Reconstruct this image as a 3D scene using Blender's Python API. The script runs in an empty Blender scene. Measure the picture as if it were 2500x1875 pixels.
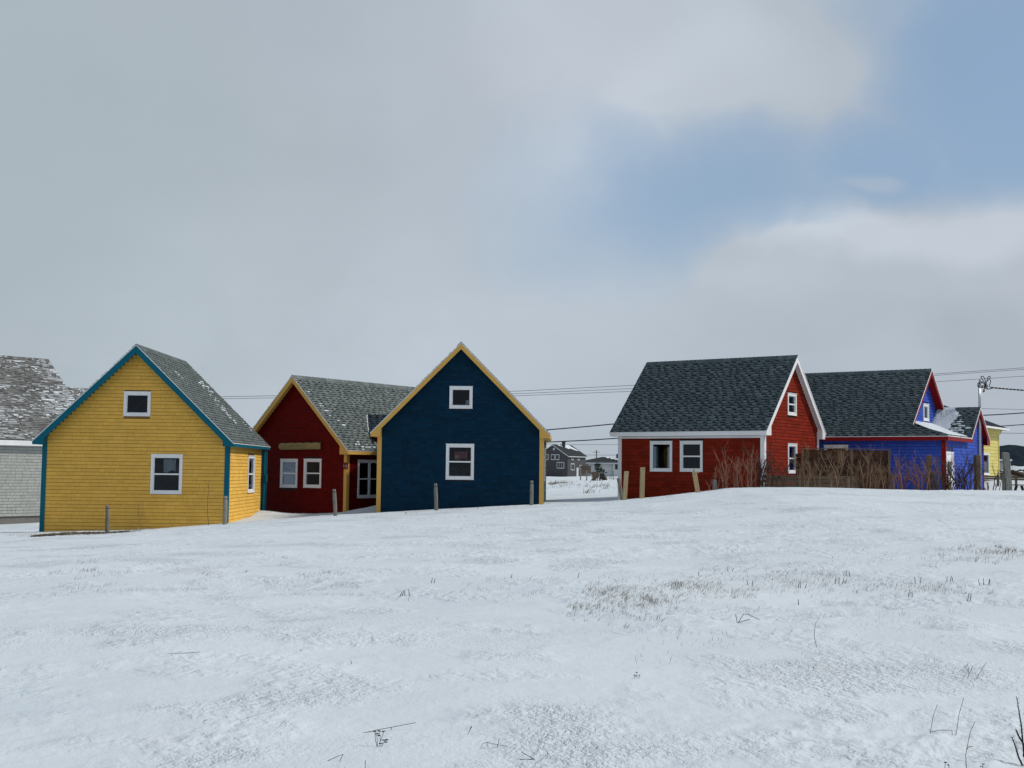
import bpy, bmesh, math, random
import numpy as np, time
_t0 = time.time()
from mathutils import Vector, Matrix
R = random.Random(7)
sc = bpy.context.scene
COL = sc.collection

# ------------------------------------------------------------------ camera
FPX, PITCH, ROLL = 2953.11, 0.07153, 0.011087
cam_d = bpy.data.cameras.new('camera'); cam = bpy.data.objects.new('camera', cam_d); COL.objects.link(cam)
cam_d.sensor_width = 36; cam_d.sensor_fit = 'HORIZONTAL'; cam_d.lens = FPX / 2500 * 36
cam_d.clip_start = .05; cam_d.clip_end = 12000
_F = Vector((0, math.cos(PITCH), math.sin(PITCH))); _U = Vector((0, -math.sin(PITCH), math.cos(PITCH))); _R = Vector((1, 0, 0))
_r = _R * math.cos(ROLL) + _U * math.sin(ROLL); _u = _U * math.cos(ROLL) - _R * math.sin(ROLL)
cam.matrix_world = Matrix(((_r.x, _u.x, -_F.x, 0), (_r.y, _u.y, -_F.y, 0), (_r.z, _u.z, -_F.z, 0), (0, 0, 0, 1)))
sc.camera = cam
sc.render.resolution_x, sc.render.resolution_y = 1024, 768

def ray(px, py):                      # direction from the eye through a point of the 2500 x 1875 photograph
    return _F + _r * ((px - 1250) / FPX) + _u * ((937.5 - py) / FPX)
def at(px, py, y):                    # the point on that line at distance y north of the eye
    d = ray(px, py); return d * (y / d.y)

# ------------------------------------------------------------------ light
SUN_EL, SUN_AZ = math.radians(45), math.radians(88)      # azimuth clockwise from +Y
sdir = Vector((math.sin(SUN_AZ) * math.cos(SUN_EL), math.cos(SUN_AZ) * math.cos(SUN_EL), math.sin(SUN_EL)))
sd = bpy.data.lights.new('sun', 'SUN'); sd.energy = 2.6; sd.angle = math.radians(6); sd.color = (1, .95, .87)
so = bpy.data.objects.new('sun', sd); so.rotation_euler = sdir.to_track_quat('Z', 'Y').to_euler(); COL.objects.link(so)
so.location = sdir * 100

w = bpy.data.worlds.new('World'); sc.world = w; w.use_nodes = True
nt = w.node_tree; nt.nodes.clear()
class NT:
    def __init__(s, t): s.t = t
    def n(s, typ, **k):
        nd = s.t.nodes.new(typ)
        for a, v in k.items():
            if a.startswith('i_'):
                key = a[2:]; key = int(key) if key.isdigit() else key.replace('_', ' ')
                if hasattr(v, 'is_linked') or isinstance(v, bpy.types.NodeSocket): s.t.links.new(v, nd.inputs[key])
                else: nd.inputs[key].default_value = v
            else: setattr(nd, a, v)
        return nd
    def m(s, op, a, b=0.0, c=None, clamp=False):
        nd = s.t.nodes.new('ShaderNodeMath'); nd.operation = op; nd.use_clamp = clamp
        for i, v in enumerate((a, b, c)):
            if v is None: continue
            if isinstance(v, bpy.types.NodeSocket): s.t.links.new(v, nd.inputs[i])
            else: nd.inputs[i].default_value = v
        return nd.outputs[0]
    def ss(s, x, a, b):               # smoothstep
        nd = s.n('ShaderNodeMapRange', interpolation_type='SMOOTHSTEP'); s.t.links.new(x, nd.inputs[0])
        nd.inputs[1].default_value = a; nd.inputs[2].default_value = b; return nd.outputs[0]
    def mix(s, f, a, b):
        nd = s.t.nodes.new('ShaderNodeMix'); nd.data_type = 'RGBA'
        for i, v in ((0, f), (6, a), (7, b)):
            if isinstance(v, bpy.types.NodeSocket): s.t.links.new(v, nd.inputs[i])
            else: nd.inputs[i].default_value = v if i == 0 else (*v[:3], 1)
        return nd.outputs[2]
    def noise(s, vec, scale, detail=4, rough=.5, dist=0):
        nd = s.n('ShaderNodeTexNoise'); s.t.links.new(vec, nd.inputs['Vector'])
        nd.inputs['Scale'].default_value = scale; nd.inputs['Detail'].default_value = detail
        nd.inputs['Roughness'].default_value = rough; nd.inputs['Distortion'].default_value = dist
        return nd.outputs['Fac']
W = NT(nt)
tc = W.n('ShaderNodeTexCoord').outputs['Generated']
sky = W.n('ShaderNodeTexSky', sky_type='NISHITA', sun_disc=False, sun_elevation=SUN_EL, sun_rotation=SUN_AZ, air_density=1.0, dust_density=.3, ozone_density=3.0)
bg1 = W.n('ShaderNodeBackground', i_Strength=.09); nt.links.new(sky.outputs[0], bg1.inputs[0])
# cloud layer coordinates: flatten towards the horizon
sep = W.n('ShaderNodeSeparateXYZ'); nt.links.new(tc, sep.inputs[0])
den = W.m('ADD', W.m('MAXIMUM', sep.outputs[2], 0.0), .22)
cx = W.m('DIVIDE', sep.outputs[0], den); cy = W.m('DIVIDE', sep.outputs[1], den)
cmb = W.n('ShaderNodeCombineXYZ'); nt.links.new(cx, cmb.inputs[0]); nt.links.new(cy, cmb.inputs[1]); cv = cmb.outputs[0]
wn = W.n('ShaderNodeTexNoise'); nt.links.new(tc, wn.inputs['Vector']); wn.inputs['Scale'].default_value = 3.2; wn.inputs['Detail'].default_value = 7; wn.inputs['Roughness'].default_value = .52
wsub = W.n('ShaderNodeVectorMath', operation='SUBTRACT'); nt.links.new(wn.outputs['Color'], wsub.inputs[0]); wsub.inputs[1].default_value = (.5, .5, .5)
wsc = W.n('ShaderNodeVectorMath', operation='SCALE'); nt.links.new(wsub.outputs[0], wsc.inputs[0]); wsc.inputs['Scale'].default_value = .20
wad = W.n('ShaderNodeVectorMath', operation='ADD'); nt.links.new(tc, wad.inputs[0]); nt.links.new(wsc.outputs[0], wad.inputs[1])
wse = W.n('ShaderNodeSeparateXYZ'); nt.links.new(wad.outputs[0], wse.inputs[0])
AZ = W.m('ARCTAN2', wse.outputs[0], wse.outputs[1]); EL = W.m('ARCTAN2', wse.outputs[2], W.m('SQRT', W.m('ADD', W.m('MULTIPLY', wse.outputs[0], wse.outputs[0]), W.m('MULTIPLY', wse.outputs[1], wse.outputs[1]))))
n1 = W.noise(cv, 1.1, 6, .5, .3); n2 = W.noise(cv, 2.2, 6, .55, .4); n3 = W.noise(tc, 10, 6, .58); n4 = W.noise(tc, 4.2, 5, .5)
def blob(px, py, rx, ry, i0=.35, i1=1.25):      # soft elliptical lobe of cloud or clear air at a bearing and height in the sky
    d = ray(px, py); a0 = math.atan2(d.x, d.y); e0 = math.atan2(d.z, math.hypot(d.x, d.y))
    u = W.m('MULTIPLY', W.m('SUBTRACT', AZ, a0), FPX / rx); v = W.m('MULTIPLY', W.m('SUBTRACT', EL, e0), FPX / ry)
    q = W.m('SQRT', W.m('ADD', W.m('MULTIPLY', u, u), W.m('MULTIPLY', v, v)))
    q = W.m('ADD', q, W.m('MULTIPLY', W.m('SUBTRACT', n3, .5), .55))
    return W.ss(q, i1, i0)
def mul(a, k): return W.m('MULTIPLY', a, k)
def mxm(*a):
    r_ = a[0]
    for q in a[1:]: r_ = W.m('MAXIMUM', r_, q)
    return r_
# thickness of the cloud: 1 thick, 0 clear
clear = mxm(blob(2560, 130, 480, 560, .3, 1.3), mul(blob(1760, 480, 600, 250, .1, 1.35), .85), mul(blob(2200, 400, 380, 170, .3, 1.3), .95), mul(blob(3000, -300, 1000, 900), .85))
bank = mxm(blob(2330, 720, 580, 215, .3, 1.25), blob(1960, 690, 260, 110, .3, 1.3), mul(blob(2150, 455, 110, 34), .5))
lobe = blob(1830, 140, 300, 150, .2, 1.4)
clear = W.m('SUBTRACT', clear, W.m('MAXIMUM', bank, mul(lobe, .7)), clamp=True)
up = W.ss(sep.outputs[2], .42, .85)   # thinner cloud overhead
thick = W.m('SUBTRACT', 1.0, W.m('ADD', mul(clear, .35), mul(W.m('MULTIPLY', up, W.ss(n1, .35, .6)), .8)), clamp=True)
lum = W.m('ADD', mul(W.m('SUBTRACT', n2, .5), .34), mul(W.m('SUBTRACT', n3, .5), .24))
lum = W.m('ADD', lum, mul(blob(1480, 200, 360, 420, .1, 1.5), .50))
lum = W.m('ADD', lum, mul(blob(900, 760, 800, 330, .1, 1.5), .26))
lum = W.m('ADD', lum, mul(blob(2440, 610, 360, 80, .1, 1.5), .56))
lum = W.m('ADD', lum, mul(blob(2010, 600, 210, 70, .1, 1.5), .50))
lum = W.m('ADD', lum, mul(blob(1880, 720, 160, 60, .2, 1.4), .16))
lum = W.m('ADD', lum, mul(blob(1850, 150, 260, 110, .2, 1.4), .16))
lum = W.m('ADD', lum, mul(W.m('MULTIPLY', bank, W.m('SUBTRACT', n4, .5)), 1.3))
lum = W.m('SUBTRACT', lum, mul(blob(2480, 870, 200, 100, .2, 1.4), .26))
lum = W.m('SUBTRACT', lum, mul(blob(-50, 250, 700, 700, .1, 1.5), .18))
lum = W.m('ADD', lum, .44, clamp=True)
ccol = W.mix(lum, (.345, .405, .465), (.58, .645, .72))
ccol = W.mix(mul(W.ss(n4, .4, .65), .35), ccol, (.42, .455, .53))
ccol = W.mix(mul(clear, .84), ccol, (.30, .445, .625))
teal = W.mix(mul(blob(-50, 500, 900, 700, .1, 1.4), .6), ccol, (.40, .475, .50))
bg2 = W.n('ShaderNodeBackground', i_Strength=1.0); nt.links.new(teal, bg2.inputs[0])
mx = W.n('ShaderNodeMixShader'); nt.links.new(thick, mx.inputs[0]); nt.links.new(bg1.outputs[0], mx.inputs[1]); nt.links.new(bg2.outputs[0], mx.inputs[2])
wo = W.n('ShaderNodeOutputWorld'); nt.links.new(mx.outputs[0], wo.inputs[0])

sc.view_settings.view_transform = 'Standard'; sc.view_settings.look = 'None'
sc.view_settings.exposure = 0.0; sc.view_settings.gamma = 1.0; sc.view_settings.use_curve_mapping = False

# ------------------------------------------------------------------ materials
def mat(name):
    m = bpy.data.materials.new(name); m.use_nodes = True; m.node_tree.nodes.clear(); T = NT(m.node_tree)
    out = T.n('ShaderNodeOutputMaterial'); b = T.n('ShaderNodeBsdfPrincipled'); T.t.links.new(b.outputs[0], out.inputs[0])
    return m, T, b
def rnd_socket(T):                    # one random number per object and per loose piece
    gi = T.n('ShaderNodeNewGeometry').outputs['Random Per Island']; oi = T.n('ShaderNodeObjectInfo').outputs['Random']
    return T.m('FRACT', T.m('ADD', gi, oi))
def painted(name, c, var=.14, rough=.62, wear=.25, wearcol=None, grain=60, spec=.3):
    m, T, b = mat(name); pos = T.n('ShaderNodeNewGeometry').outputs['Position']
    r = rnd_socket(T)
    f = T.m('ADD', 1 - var, T.m('MULTIPLY', r, 2 * var))
    n = T.noise(pos, 1.3, 5, .6); f = T.m('MULTIPLY', f, T.m('ADD', .86, T.m('MULTIPLY', n, .28)))
    n2 = T.noise(pos, grain, 2, .6); f = T.m('MULTIPLY', f, T.m('ADD', .93, T.m('MULTIPLY', n2, .14)))
    cc = T.n('ShaderNodeVectorMath', operation='SCALE'); cc.inputs[0].default_value = c; T.t.links.new(f, cc.inputs['Scale'])
    wc = wearcol or tuple(min(1, x * .55 + .09) for x in c)
    wn = T.noise(pos, 4.5, 6, .65); wf = T.m('MULTIPLY', T.ss(wn, .56, .8), wear)
    T.t.links.new(T.mix(wf, cc.outputs[0], wc), b.inputs['Base Color'])
    b.inputs['Roughness'].default_value = rough; b.inputs['Specular IOR Level'].default_value = spec
    bp = T.n('ShaderNodeBump', i_Strength=.25, i_Distance=.004); T.t.links.new(n2, bp.inputs['Height']); T.t.links.new(bp.outputs[0], b.inputs['Normal'])
    return m
def asphalt(name, c, c2, var=.32):
    m, T, b = mat(name); pos = T.n('ShaderNodeNewGeometry').outputs['Position']
    r = rnd_socket(T); base = T.mix(r, c, c2)
    n2 = T.noise(pos, 90, 2, .7); n1 = T.noise(pos, .8, 4, .55)
    f = T.m('MULTIPLY', T.m('ADD', .7, T.m('MULTIPLY', n2, .6)), T.m('ADD', .8, T.m('MULTIPLY', n1, .4)))
    cc = T.n('ShaderNodeVectorMath', operation='SCALE'); T.t.links.new(base, cc.inputs[0]); T.t.links.new(f, cc.inputs['Scale'])
    T.t.links.new(cc.outputs[0], b.inputs['Base Color']); b.inputs['Roughness'].default_value = .92; b.inputs['Specular IOR Level'].default_value = .2
    return m
def plain(name, c, rough=.6, metal=0, spec=.4):
    m, T, b = mat(name); pos = T.n('ShaderNodeNewGeometry').outputs['Position']
    n = T.noise(pos, 6, 4, .6); f = T.m('ADD', .85, T.m('MULTIPLY', n, .3))
    cc = T.n('ShaderNodeVectorMath', operation='SCALE'); cc.inputs[0].default_value = c; T.t.links.new(f, cc.inputs['Scale'])
    T.t.links.new(cc.outputs[0], b.inputs['Base Color']); b.inputs['Roughness'].default_value = rough; b.inputs['Metallic'].default_value = metal
    b.inputs['Specular IOR Level'].default_value = spec
    return m
def wood(name, c, dark, scale=(30, 30, 3), rough=.85):
    m, T, b = mat(name); oc = T.n('ShaderNodeTexCoord').outputs['Object']
    mp = T.n('ShaderNodeMapping'); T.t.links.new(oc, mp.inputs[0]); mp.inputs['Scale'].default_value = scale
    n = T.noise(mp.outputs[0], 1.0, 6, .65, .6); n2 = T.noise(oc, 7, 4, .6)
    r = rnd_socket(T)
    f = T.m('ADD', T.m('MULTIPLY', T.ss(n, .35, .7), .7), T.m('MULTIPLY', T.ss(n2, .5, .75), .4), clamp=True)
    col = T.mix(f, c, dark)
    cc = T.n('ShaderNodeVectorMath', operation='SCALE'); T.t.links.new(col, cc.inputs[0]); T.t.links.new(T.m('ADD', .8, T.m('MULTIPLY', r, .4)), cc.inputs['Scale'])
    T.t.links.new(cc.outputs[0], b.inputs['Base Color']); b.inputs['Roughness'].default_value = rough; b.inputs['Specular IOR Level'].default_value = .2
    bp = T.n('ShaderNodeBump', i_Strength=.5, i_Distance=.01); T.t.links.new(n, bp.inputs['Height']); T.t.links.new(bp.outputs[0], b.inputs['Normal'])
    return m
M = {}
M['white'] = painted('white_trim', (.80, .80, .80), .02, .5, .05)
M['vinyl'] = plain('white_vinyl', (.82, .83, .84), .4)
M['yellow'] = painted('yellow_paint', (.76, .445, .085), .06, .7, .2, (.58, .36, .10), spec=.15)
M['yellow_gap'] = painted('yellow_joint', (.17, .09, .02), .1)  # all joint paints: backing darkened to put shadow lines into the gaps under courses
M['teal'] = painted('teal_trim', (.002, .11, .16), .04, .5, .12, (.01, .13, .18), spec=.12)
M['red'] = painted('red_paint', (.12, .004, .002), .16, .7, .2, (.12, .012, .008), spec=.06)
M['red_gap'] = painted('red_joint', (.02, .003, .002), .1)
M['brightred'] = painted('brick_red_paint', (.20, .018, .007), .2, .7, .35, (.21, .04, .025), spec=.06)
M['brightred_gap'] = painted('brick_red_joint', (.03, .005, .003), .1)
M['ochre'] = painted('ochre_trim', (.66, .39, .095), .04, .55, .12, spec=.15)
M['navy'] = painted('navy_paint', (.0012, .025, .054), .2, .65, .5, (.003, .058, .080), spec=.08)
M['navy_gap'] = painted('navy_joint', (.0005, .006, .018), .1)
M['green'] = painted('green_paint', (.03, .06, .03), .15)
M['green_gap'] = painted('green_joint', (.01, .02, .01), .1)
M['blue'] = painted('blue_paint', (.038, .088, .44), .14, .65, .25, (.08, .14, .46), spec=.1)
M['blue_gap'] = painted('blue_joint', (.006, .016, .12), .1)
M['crimson'] = painted('crimson_trim', (.22, .008, .010), .05, .5, .1, spec=.1)
M['grey'] = painted('grey_paint', (.36, .37, .345), .08, .7, .2)
M['grey_gap'] = painted('grey_joint', (.13, .135, .125), .1)
M['lemon'] = painted('pale_yellow_paint', (.62, .53, .16), .08, .65, .2)
M['lemon_gap'] = painted('pale_yellow_joint', (.3, .25, .08), .1)
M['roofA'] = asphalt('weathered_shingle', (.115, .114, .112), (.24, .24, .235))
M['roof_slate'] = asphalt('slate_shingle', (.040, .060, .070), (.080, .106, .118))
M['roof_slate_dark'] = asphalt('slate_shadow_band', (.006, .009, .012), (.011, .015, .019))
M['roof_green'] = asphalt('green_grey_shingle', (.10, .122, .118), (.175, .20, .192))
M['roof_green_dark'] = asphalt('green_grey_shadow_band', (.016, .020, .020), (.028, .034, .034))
M['glassroom'] = plain('interior_plaster', (.035, .035, .04), .8)
M['concrete'] = painted('concrete', (.17, .16, .145), .1, .9, .5, (.30, .29, .27))
M['oldwood'] = wood('grey_weathered_wood', (.26, .25, .22), (.10, .095, .08))
M['newwood'] = wood('fresh_lumber', (.45, .35, .20), (.30, .21, .10))
M['brownwood'] = wood('brown_fence_wood', (.075, .034, .018), (.03, .014, .008), (3, 30, 30))
M['greybrown'] = wood('grey_brown_wood', (.16, .12, .085), (.07, .05, .035), (3, 30, 30))
M['postbrown'] = wood('brown_post_wood', (.17, .125, .085), (.08, .055, .035))
M['signwood'] = wood('sign_wood', (.36, .27, .12), (.22, .17, .07), (2, 20, 20))
M['engraving'] = plain('sign_engraving', (.09, .095, .035), .9)
M['galv'] = plain('galvanised_pipe', (.42, .43, .44), .35, .6)
M['cable'] = plain('black_cable', (.012, .012, .014), .5)
M['wire'] = plain('grey_wire', (.10, .11, .12), .5)
M['dark'] = plain('dark_metal', (.02, .02, .022), .6)
M['paper'] = plain('paper', (.62, .60, .56), .8)
M['poster'] = plain('red_poster', (.50, .13, .12), .7)
M['posterpatch'] = plain('poster_patch', (.68, .48, .26), .7)
M['plaque'] = plain('dark_red_plaque', (.10, .008, .012), .5)
M['digit'] = plain('pale_digit', (.55, .38, .42), .6)
M['bark'] = painted('brown_bark', (.20, .125, .075), .45, .85, .35, (.34, .26, .18))
M['barkdark'] = painted('dark_bark', (.06, .036, .025), .4, .85, .3)
M['barkred'] = painted('reddish_bark', (.26, .125, .085), .45, .85, .35, (.36, .25, .18))
M['drygrass'] = painted('dry_grass', (.24, .205, .16), .5, .9, .3)
M['weed'] = painted('dark_weed', (.03, .026, .024), .4, .9, .1)
M['soil'] = painted('bare_soil', (.05, .036, .02), .3, .95, .6, (.13, .10, .05), 25)
M['spruce'] = painted('spruce_needles', (.022, .038, .022), .5, .9, .2)
M['farwall'] = painted('slate_siding', (.062, .060, .066), .06, .8, .2)
M['farwall_side'] = painted('slate_siding_side', (.062, .060, .066), .06, .8, .2)  # same siding colour as farwall
M['farroof'] = painted('far_dark_roof', (.022, .030, .030), .1, .9, .3)
M['farwhite'] = painted('far_white_siding', (.55, .57, .58), .03, .7, .1)
M['winglass'] = plain('dark_glass_far', (.015, .018, .022), .12, 0, .6)
def glass():
    m = bpy.data.materials.new('window_glass'); m.use_nodes = True; m.node_tree.nodes.clear(); T = NT(m.node_tree)
    out = T.n('ShaderNodeOutputMaterial'); g = T.n('ShaderNodeBsdfGlossy', i_Roughness=.015); g.inputs[0].default_value = (.8, .85, .9, 1)
    t = T.n('ShaderNodeBsdfTransparent'); t.inputs[0].default_value = (.68, .72, .76, 1)
    pos = T.n('ShaderNodeNewGeometry').outputs['Position']
    bp = T.n('ShaderNodeBump', i_Strength=.12, i_Distance=.02); T.t.links.new(T.noise(pos, 3, 2), bp.inputs['Height'])
    fr = T.n('ShaderNodeFresnel', i_IOR=1.5); T.t.links.new(bp.outputs[0], g.inputs['Normal'])
    mxs = T.n('ShaderNodeMixShader'); T.t.links.new(T.m('MULTIPLY', fr.outputs[0], .5, clamp=True), mxs.inputs[0])
    T.t.links.new(t.outputs[0], mxs.inputs[1]); T.t.links.new(g.outputs[0], mxs.inputs[2]); T.t.links.new(mxs.outputs[0], out.inputs[0])
    return m
M['glass'] = glass()
def snow_mat(name='snow', micro=True):
    m, T, b = mat(name); pos = T.n('ShaderNodeNewGeometry').outputs['Position']
    nb = T.noise(pos, .35, 4, .55); n2 = T.noise(pos, 2.2, 5, .6)
    c = T.mix(T.ss(nb, .3, .7), (.585, .645, .685), (.65, .70, .735))
    c = T.mix(T.m('MULTIPLY', T.ss(n2, .55, .8), .35), c, (.62, .625, .625)); c = T.mix(T.m('MULTIPLY', T.ss(T.noise(pos, 11, 4, .6), .55, .75), .22), c, (.60, .62, .64))
    T.t.links.new(c, b.inputs['Base Color']); b.inputs['Roughness'].default_value = .75; b.inputs['Specular IOR Level'].default_value = .25
    mp = T.n('ShaderNodeMapping'); T.t.links.new(pos, mp.inputs[0]); mp.inputs['Rotation'].default_value = (0, 0, .5); mp.inputs['Scale'].default_value = (1.5, 1.1, 1)
    hb = T.noise(mp.outputs[0], 5.5, 3, .5, .4); pit = T.noise(mp.outputs[0], 17, 3, .6, .6); hf = T.noise(pos, 60, 3, .7)
    m1 = T.ss(T.noise(pos, .33, 3, .55, .5), .44, .62); m2 = T.ss(T.noise(pos, .9, 2, .5), .45, .62)
    cr = T.ss(pit, .35, .62)          # crisp edged wind crust
    h = T.m('ADD', T.m('MULTIPLY', T.m('MULTIPLY', hb, T.m('ADD', m2, .25)), .05), T.m('ADD', T.m('MULTIPLY', T.m('MULTIPLY', cr, T.m('ADD', T.m('MULTIPLY', m1, T.m('ADD', m2, .35)), .06)), .0100), T.m('MULTIPLY', hf, .0035)))
    bp = T.n('ShaderNodeBump', i_Strength=.9, i_Distance=1.0); T.t.links.new(h, bp.inputs['Height']); T.t.links.new(bp.outputs[0], b.inputs['Normal'])
    return m
M['snow'] = snow_mat()

# ------------------------------------------------------------------ mesh helpers
class MB:
    def __init__(s): s.v = []; s.f = []
    def add(s, vs, fs):
        n = len(s.v); s.v += [tuple(p) for p in vs]; s.f += [tuple(i + n for i in f) for f in fs]
    def box(s, x0, x1, y0, y1, z0, z1):
        s.add([(x0, y0, z0), (x1, y0, z0), (x1, y1, z0), (x0, y1, z0), (x0, y0, z1), (x1, y0, z1), (x1, y1, z1), (x0, y1, z1)], BOXF)
    def hexa(s, vs): s.add(vs, BOXF)
    def prism(s, poly, axis, a0, a1):  # poly of (p,q); axis 'y' -> (p,a,q); axis 'x' -> (a,p,q); axis 'z' -> (p,q,a)
        n = len(poly)
        def P(p, q, a): return (p, a, q) if axis == 'y' else (a, p, q) if axis == 'x' else (p, q, a)
        vs = [P(p, q, a0) for p, q in poly] + [P(p, q, a1) for p, q in poly]
        s.add(vs, [tuple(range(n))[::-1], tuple(range(n, 2 * n))] + [(i, (i + 1) % n, n + (i + 1) % n, n + i) for i in range(n)])
    def tube(s, pts, rad, k=6, cap=True):
        rings = []; pts = [Vector(p) for p in pts]
        for i, p in enumerate(pts):
            d = (pts[min(i + 1, len(pts) - 1)] - pts[max(i - 1, 0)]).normalized()
            a = d.cross(Vector((0, 0, 1)) if abs(d.z) < .9 else Vector((1, 0, 0))).normalized(); b = d.cross(a)
            r = rad[i] if isinstance(rad, (list, tuple)) else rad
            rings.append([p + (a * math.cos(2 * math.pi * j / k) + b * math.sin(2 * math.pi * j / k)) * r for j in range(k)])
        vs = [q for rg in rings for q in rg]; fs = []
        for i in range(len(rings) - 1):
            for j in range(k):
                a0 = i * k + j; a1 = i * k + (j + 1) % k; fs.append((a0, a1, a1 + k, a0 + k))
        if cap: fs += [tuple(range(k))[::-1], tuple(range(len(vs) - k, len(vs)))]
        s.add(vs, fs)
    def mesh(s, name, m, smooth=False):
        me = bpy.data.meshes.new(name); me.from_pydata(s.v, [], s.f)
        if m: me.materials.append(M[m] if isinstance(m, str) else m)
        if smooth: me.polygons.foreach_set('use_smooth', [True] * len(me.polygons))
        me.update(); return me
    def build(s, name, m, parent=None, smooth=False, fix=True, bevel=0):
        me = s.mesh(name, m, smooth)
        if fix:
            bm = bmesh.new(); bm.from_mesh(me)
            bmesh.ops.recalc_face_normals(bm, faces=bm.faces)
            if bevel: bmesh.ops.bevel(bm, geom=bm.edges[:], offset=bevel, segments=1, affect='EDGES')
            bm.to_mesh(me); bm.free()
        o = bpy.data.objects.new(name, me); COL.objects.link(o)
        if parent: o.parent = parent
        return o
BOXF = [(3, 2, 1, 0), (4, 5, 6, 7), (0, 1, 5, 4), (1, 2, 6, 5), (2, 3, 7, 6), (3, 0, 4, 7)]
def thing(name, label, cat, loc=(0, 0, 0), rz=0, group=None):
    o = bpy.data.objects.new(name, None); COL.objects.link(o); o.location = loc; o.rotation_euler = (0, 0, rz)
    o.empty_display_size = .2; o['label'] = label; o['category'] = cat
    if group: o['group'] = group
    return o
def tag(o, label, cat, group=None):
    o['label'] = label; o['category'] = cat
    if group: o['group'] = group
    return o
def stuff(o): o['kind'] = 'stuff'; return o
def structure(o): o['kind'] = 'structure'; return o

# ------------------------------------------------------------------ terrain
_rs = np.random.RandomState(3); _T = _rs.rand(256, 256)
def vnoise(x, y):
    x = np.asarray(x, float); y = np.asarray(y, float)
    xi = np.floor(x).astype(int); yi = np.floor(y).astype(int); fx = x - xi; fy = y - yi
    fx = fx * fx * fx * (fx * (fx * 6 - 15) + 10); fy = fy * fy * fy * (fy * (fy * 6 - 15) + 10)
    g = lambda a, b: _T[a & 255, b & 255]
    return (g(xi, yi) * (1 - fx) * (1 - fy) + g(xi + 1, yi) * fx * (1 - fy) + g(xi, yi + 1) * (1 - fx) * fy + g(xi + 1, yi + 1) * fx * fy) * 2 - 1
def fbm(x, y, oc=4, g=.5):
    r = 0; a = 1; 
    for i in range(oc): r = r + a * vnoise(x * 2 ** i + 17.3 * i, y * 2 ** i + 9.1 * i); a *= g
    return r
def sst(x, a, b): t = np.clip((x - a) / (b - a), 0, 1); return t * t * (3 - 2 * t)
CR = np.array([(-40, -2.75), (-22, -2.5), (-16.6, -2.32), (-13.25, -2.22), (-9.4, -1.9), (-6, -1.64), (-4, -1.54), (-2.6, -1.43), (.73, -1.225), (3.5, -1.02), (5.1, -.86), (6.6, -.68), (7.6, -.53), (9, -.475), (10.7, -.47), (14.4, -.515), (18.6, -.50), (30, -.55), (60, -.8)])
BK = np.array([(-60, -3.3), (-25, -3.05), (-18, -2.8), (-13, -2.3), (-10, -1.9), (-8, -1.84), (-6, -1.70), (-3, -1.5), (0, -1.3), (3.5, -1.15), (8, -.95), (14, -.8), (22, -.66), (30, -.4), (60, -.2)])
def hgt(x, y):
    x = np.asarray(x, float); y = np.asarray(y, float)
    c = np.interp(x, CR[:, 0], CR[:, 1]); b = np.interp(x, BK[:, 0], BK[:, 1])
    t = np.clip((y - 5) / 36, 0, 1); t = t * (.75 + .25 * t)
    z = -1.60 * (1 - t) + c * t
    k = sst(y, 42.6, 47); z = z * (1 - k) + b * k
    az = np.clip(x / np.maximum(y, 1), -.6, .6)
    fz = np.interp(az, [-.5, -.1, .1, .3, .37, .42, .6], [-2.4, -1.3, -1.1, -.6, -.05, .3, 1.2]); k2 = sst(y, 58, 95); z = z * (1 - k2) + fz * k2
    near = 1 - sst(y, 45, 60); vis = sst(np.hypot(x, y), .5, 3)
    u = x * math.cos(.5) + y * math.sin(.5); v = -x * math.sin(.5) + y * math.cos(.5)
    z = z + .045 * fbm(u * .18, v * .35, 3) * near * sst(y, 3, 12) * (1 - .7 * sst(y, 33, 41))
    msk = sst(fbm(u * .22 + 5, v * .5 + 2, 2), -.05, .55)
    z = z + near * msk * (.013 * fbm(u * 2.2, v * 4.5, 3) + .010 * fbm(u * 6.5, v * 11, 3))
    z = z + near * .006 * fbm(u * 1.1, v * 3.0, 3)
    far = sst(y, 60, 110) * (1 - sst(y, 500, 1500)); z = z + far * (.24 * fbm(x * .12, y * .07, 4)) + sst(y, 62, 80) * (1 - sst(y, 130, 200)) * .10 * fbm(x * .5, y * .28, 3)
    # drifts against the barn and between the houses
    for gx, gy, gs, gh in ((-10.2, 48.9, 1.2, .20), (-4.6, 48.6, 1.3, .30), (-6.0, 47.8, .7, .06), (27, 52, 3, .15)):
        z = z + gh * np.exp(-((x - gx) ** 2 + (y - gy) ** 2) / gs ** 2)
    return z
def gz(x, y): return float(hgt(x, y))
_GY = 4.5 * 1.0035 ** np.arange(1100)
def ground_at(px, py, far=400):
    d = ray(px, py); t = _GY / d.y; k = int(np.argmax(d.z * t < hgt(d.x * t, _GY)))
    k = max(k, 1); y0, y1 = _GY[k - 1], _GY[k]
    tt = np.linspace(y0, y1, 6) / d.y; j = int(np.argmax(d.z * tt < hgt(d.x * tt, tt * d.y)))
    x, y = d.x * tt[j], d.y * tt[j]
    return Vector((x, y, gz(x, y)))
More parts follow.
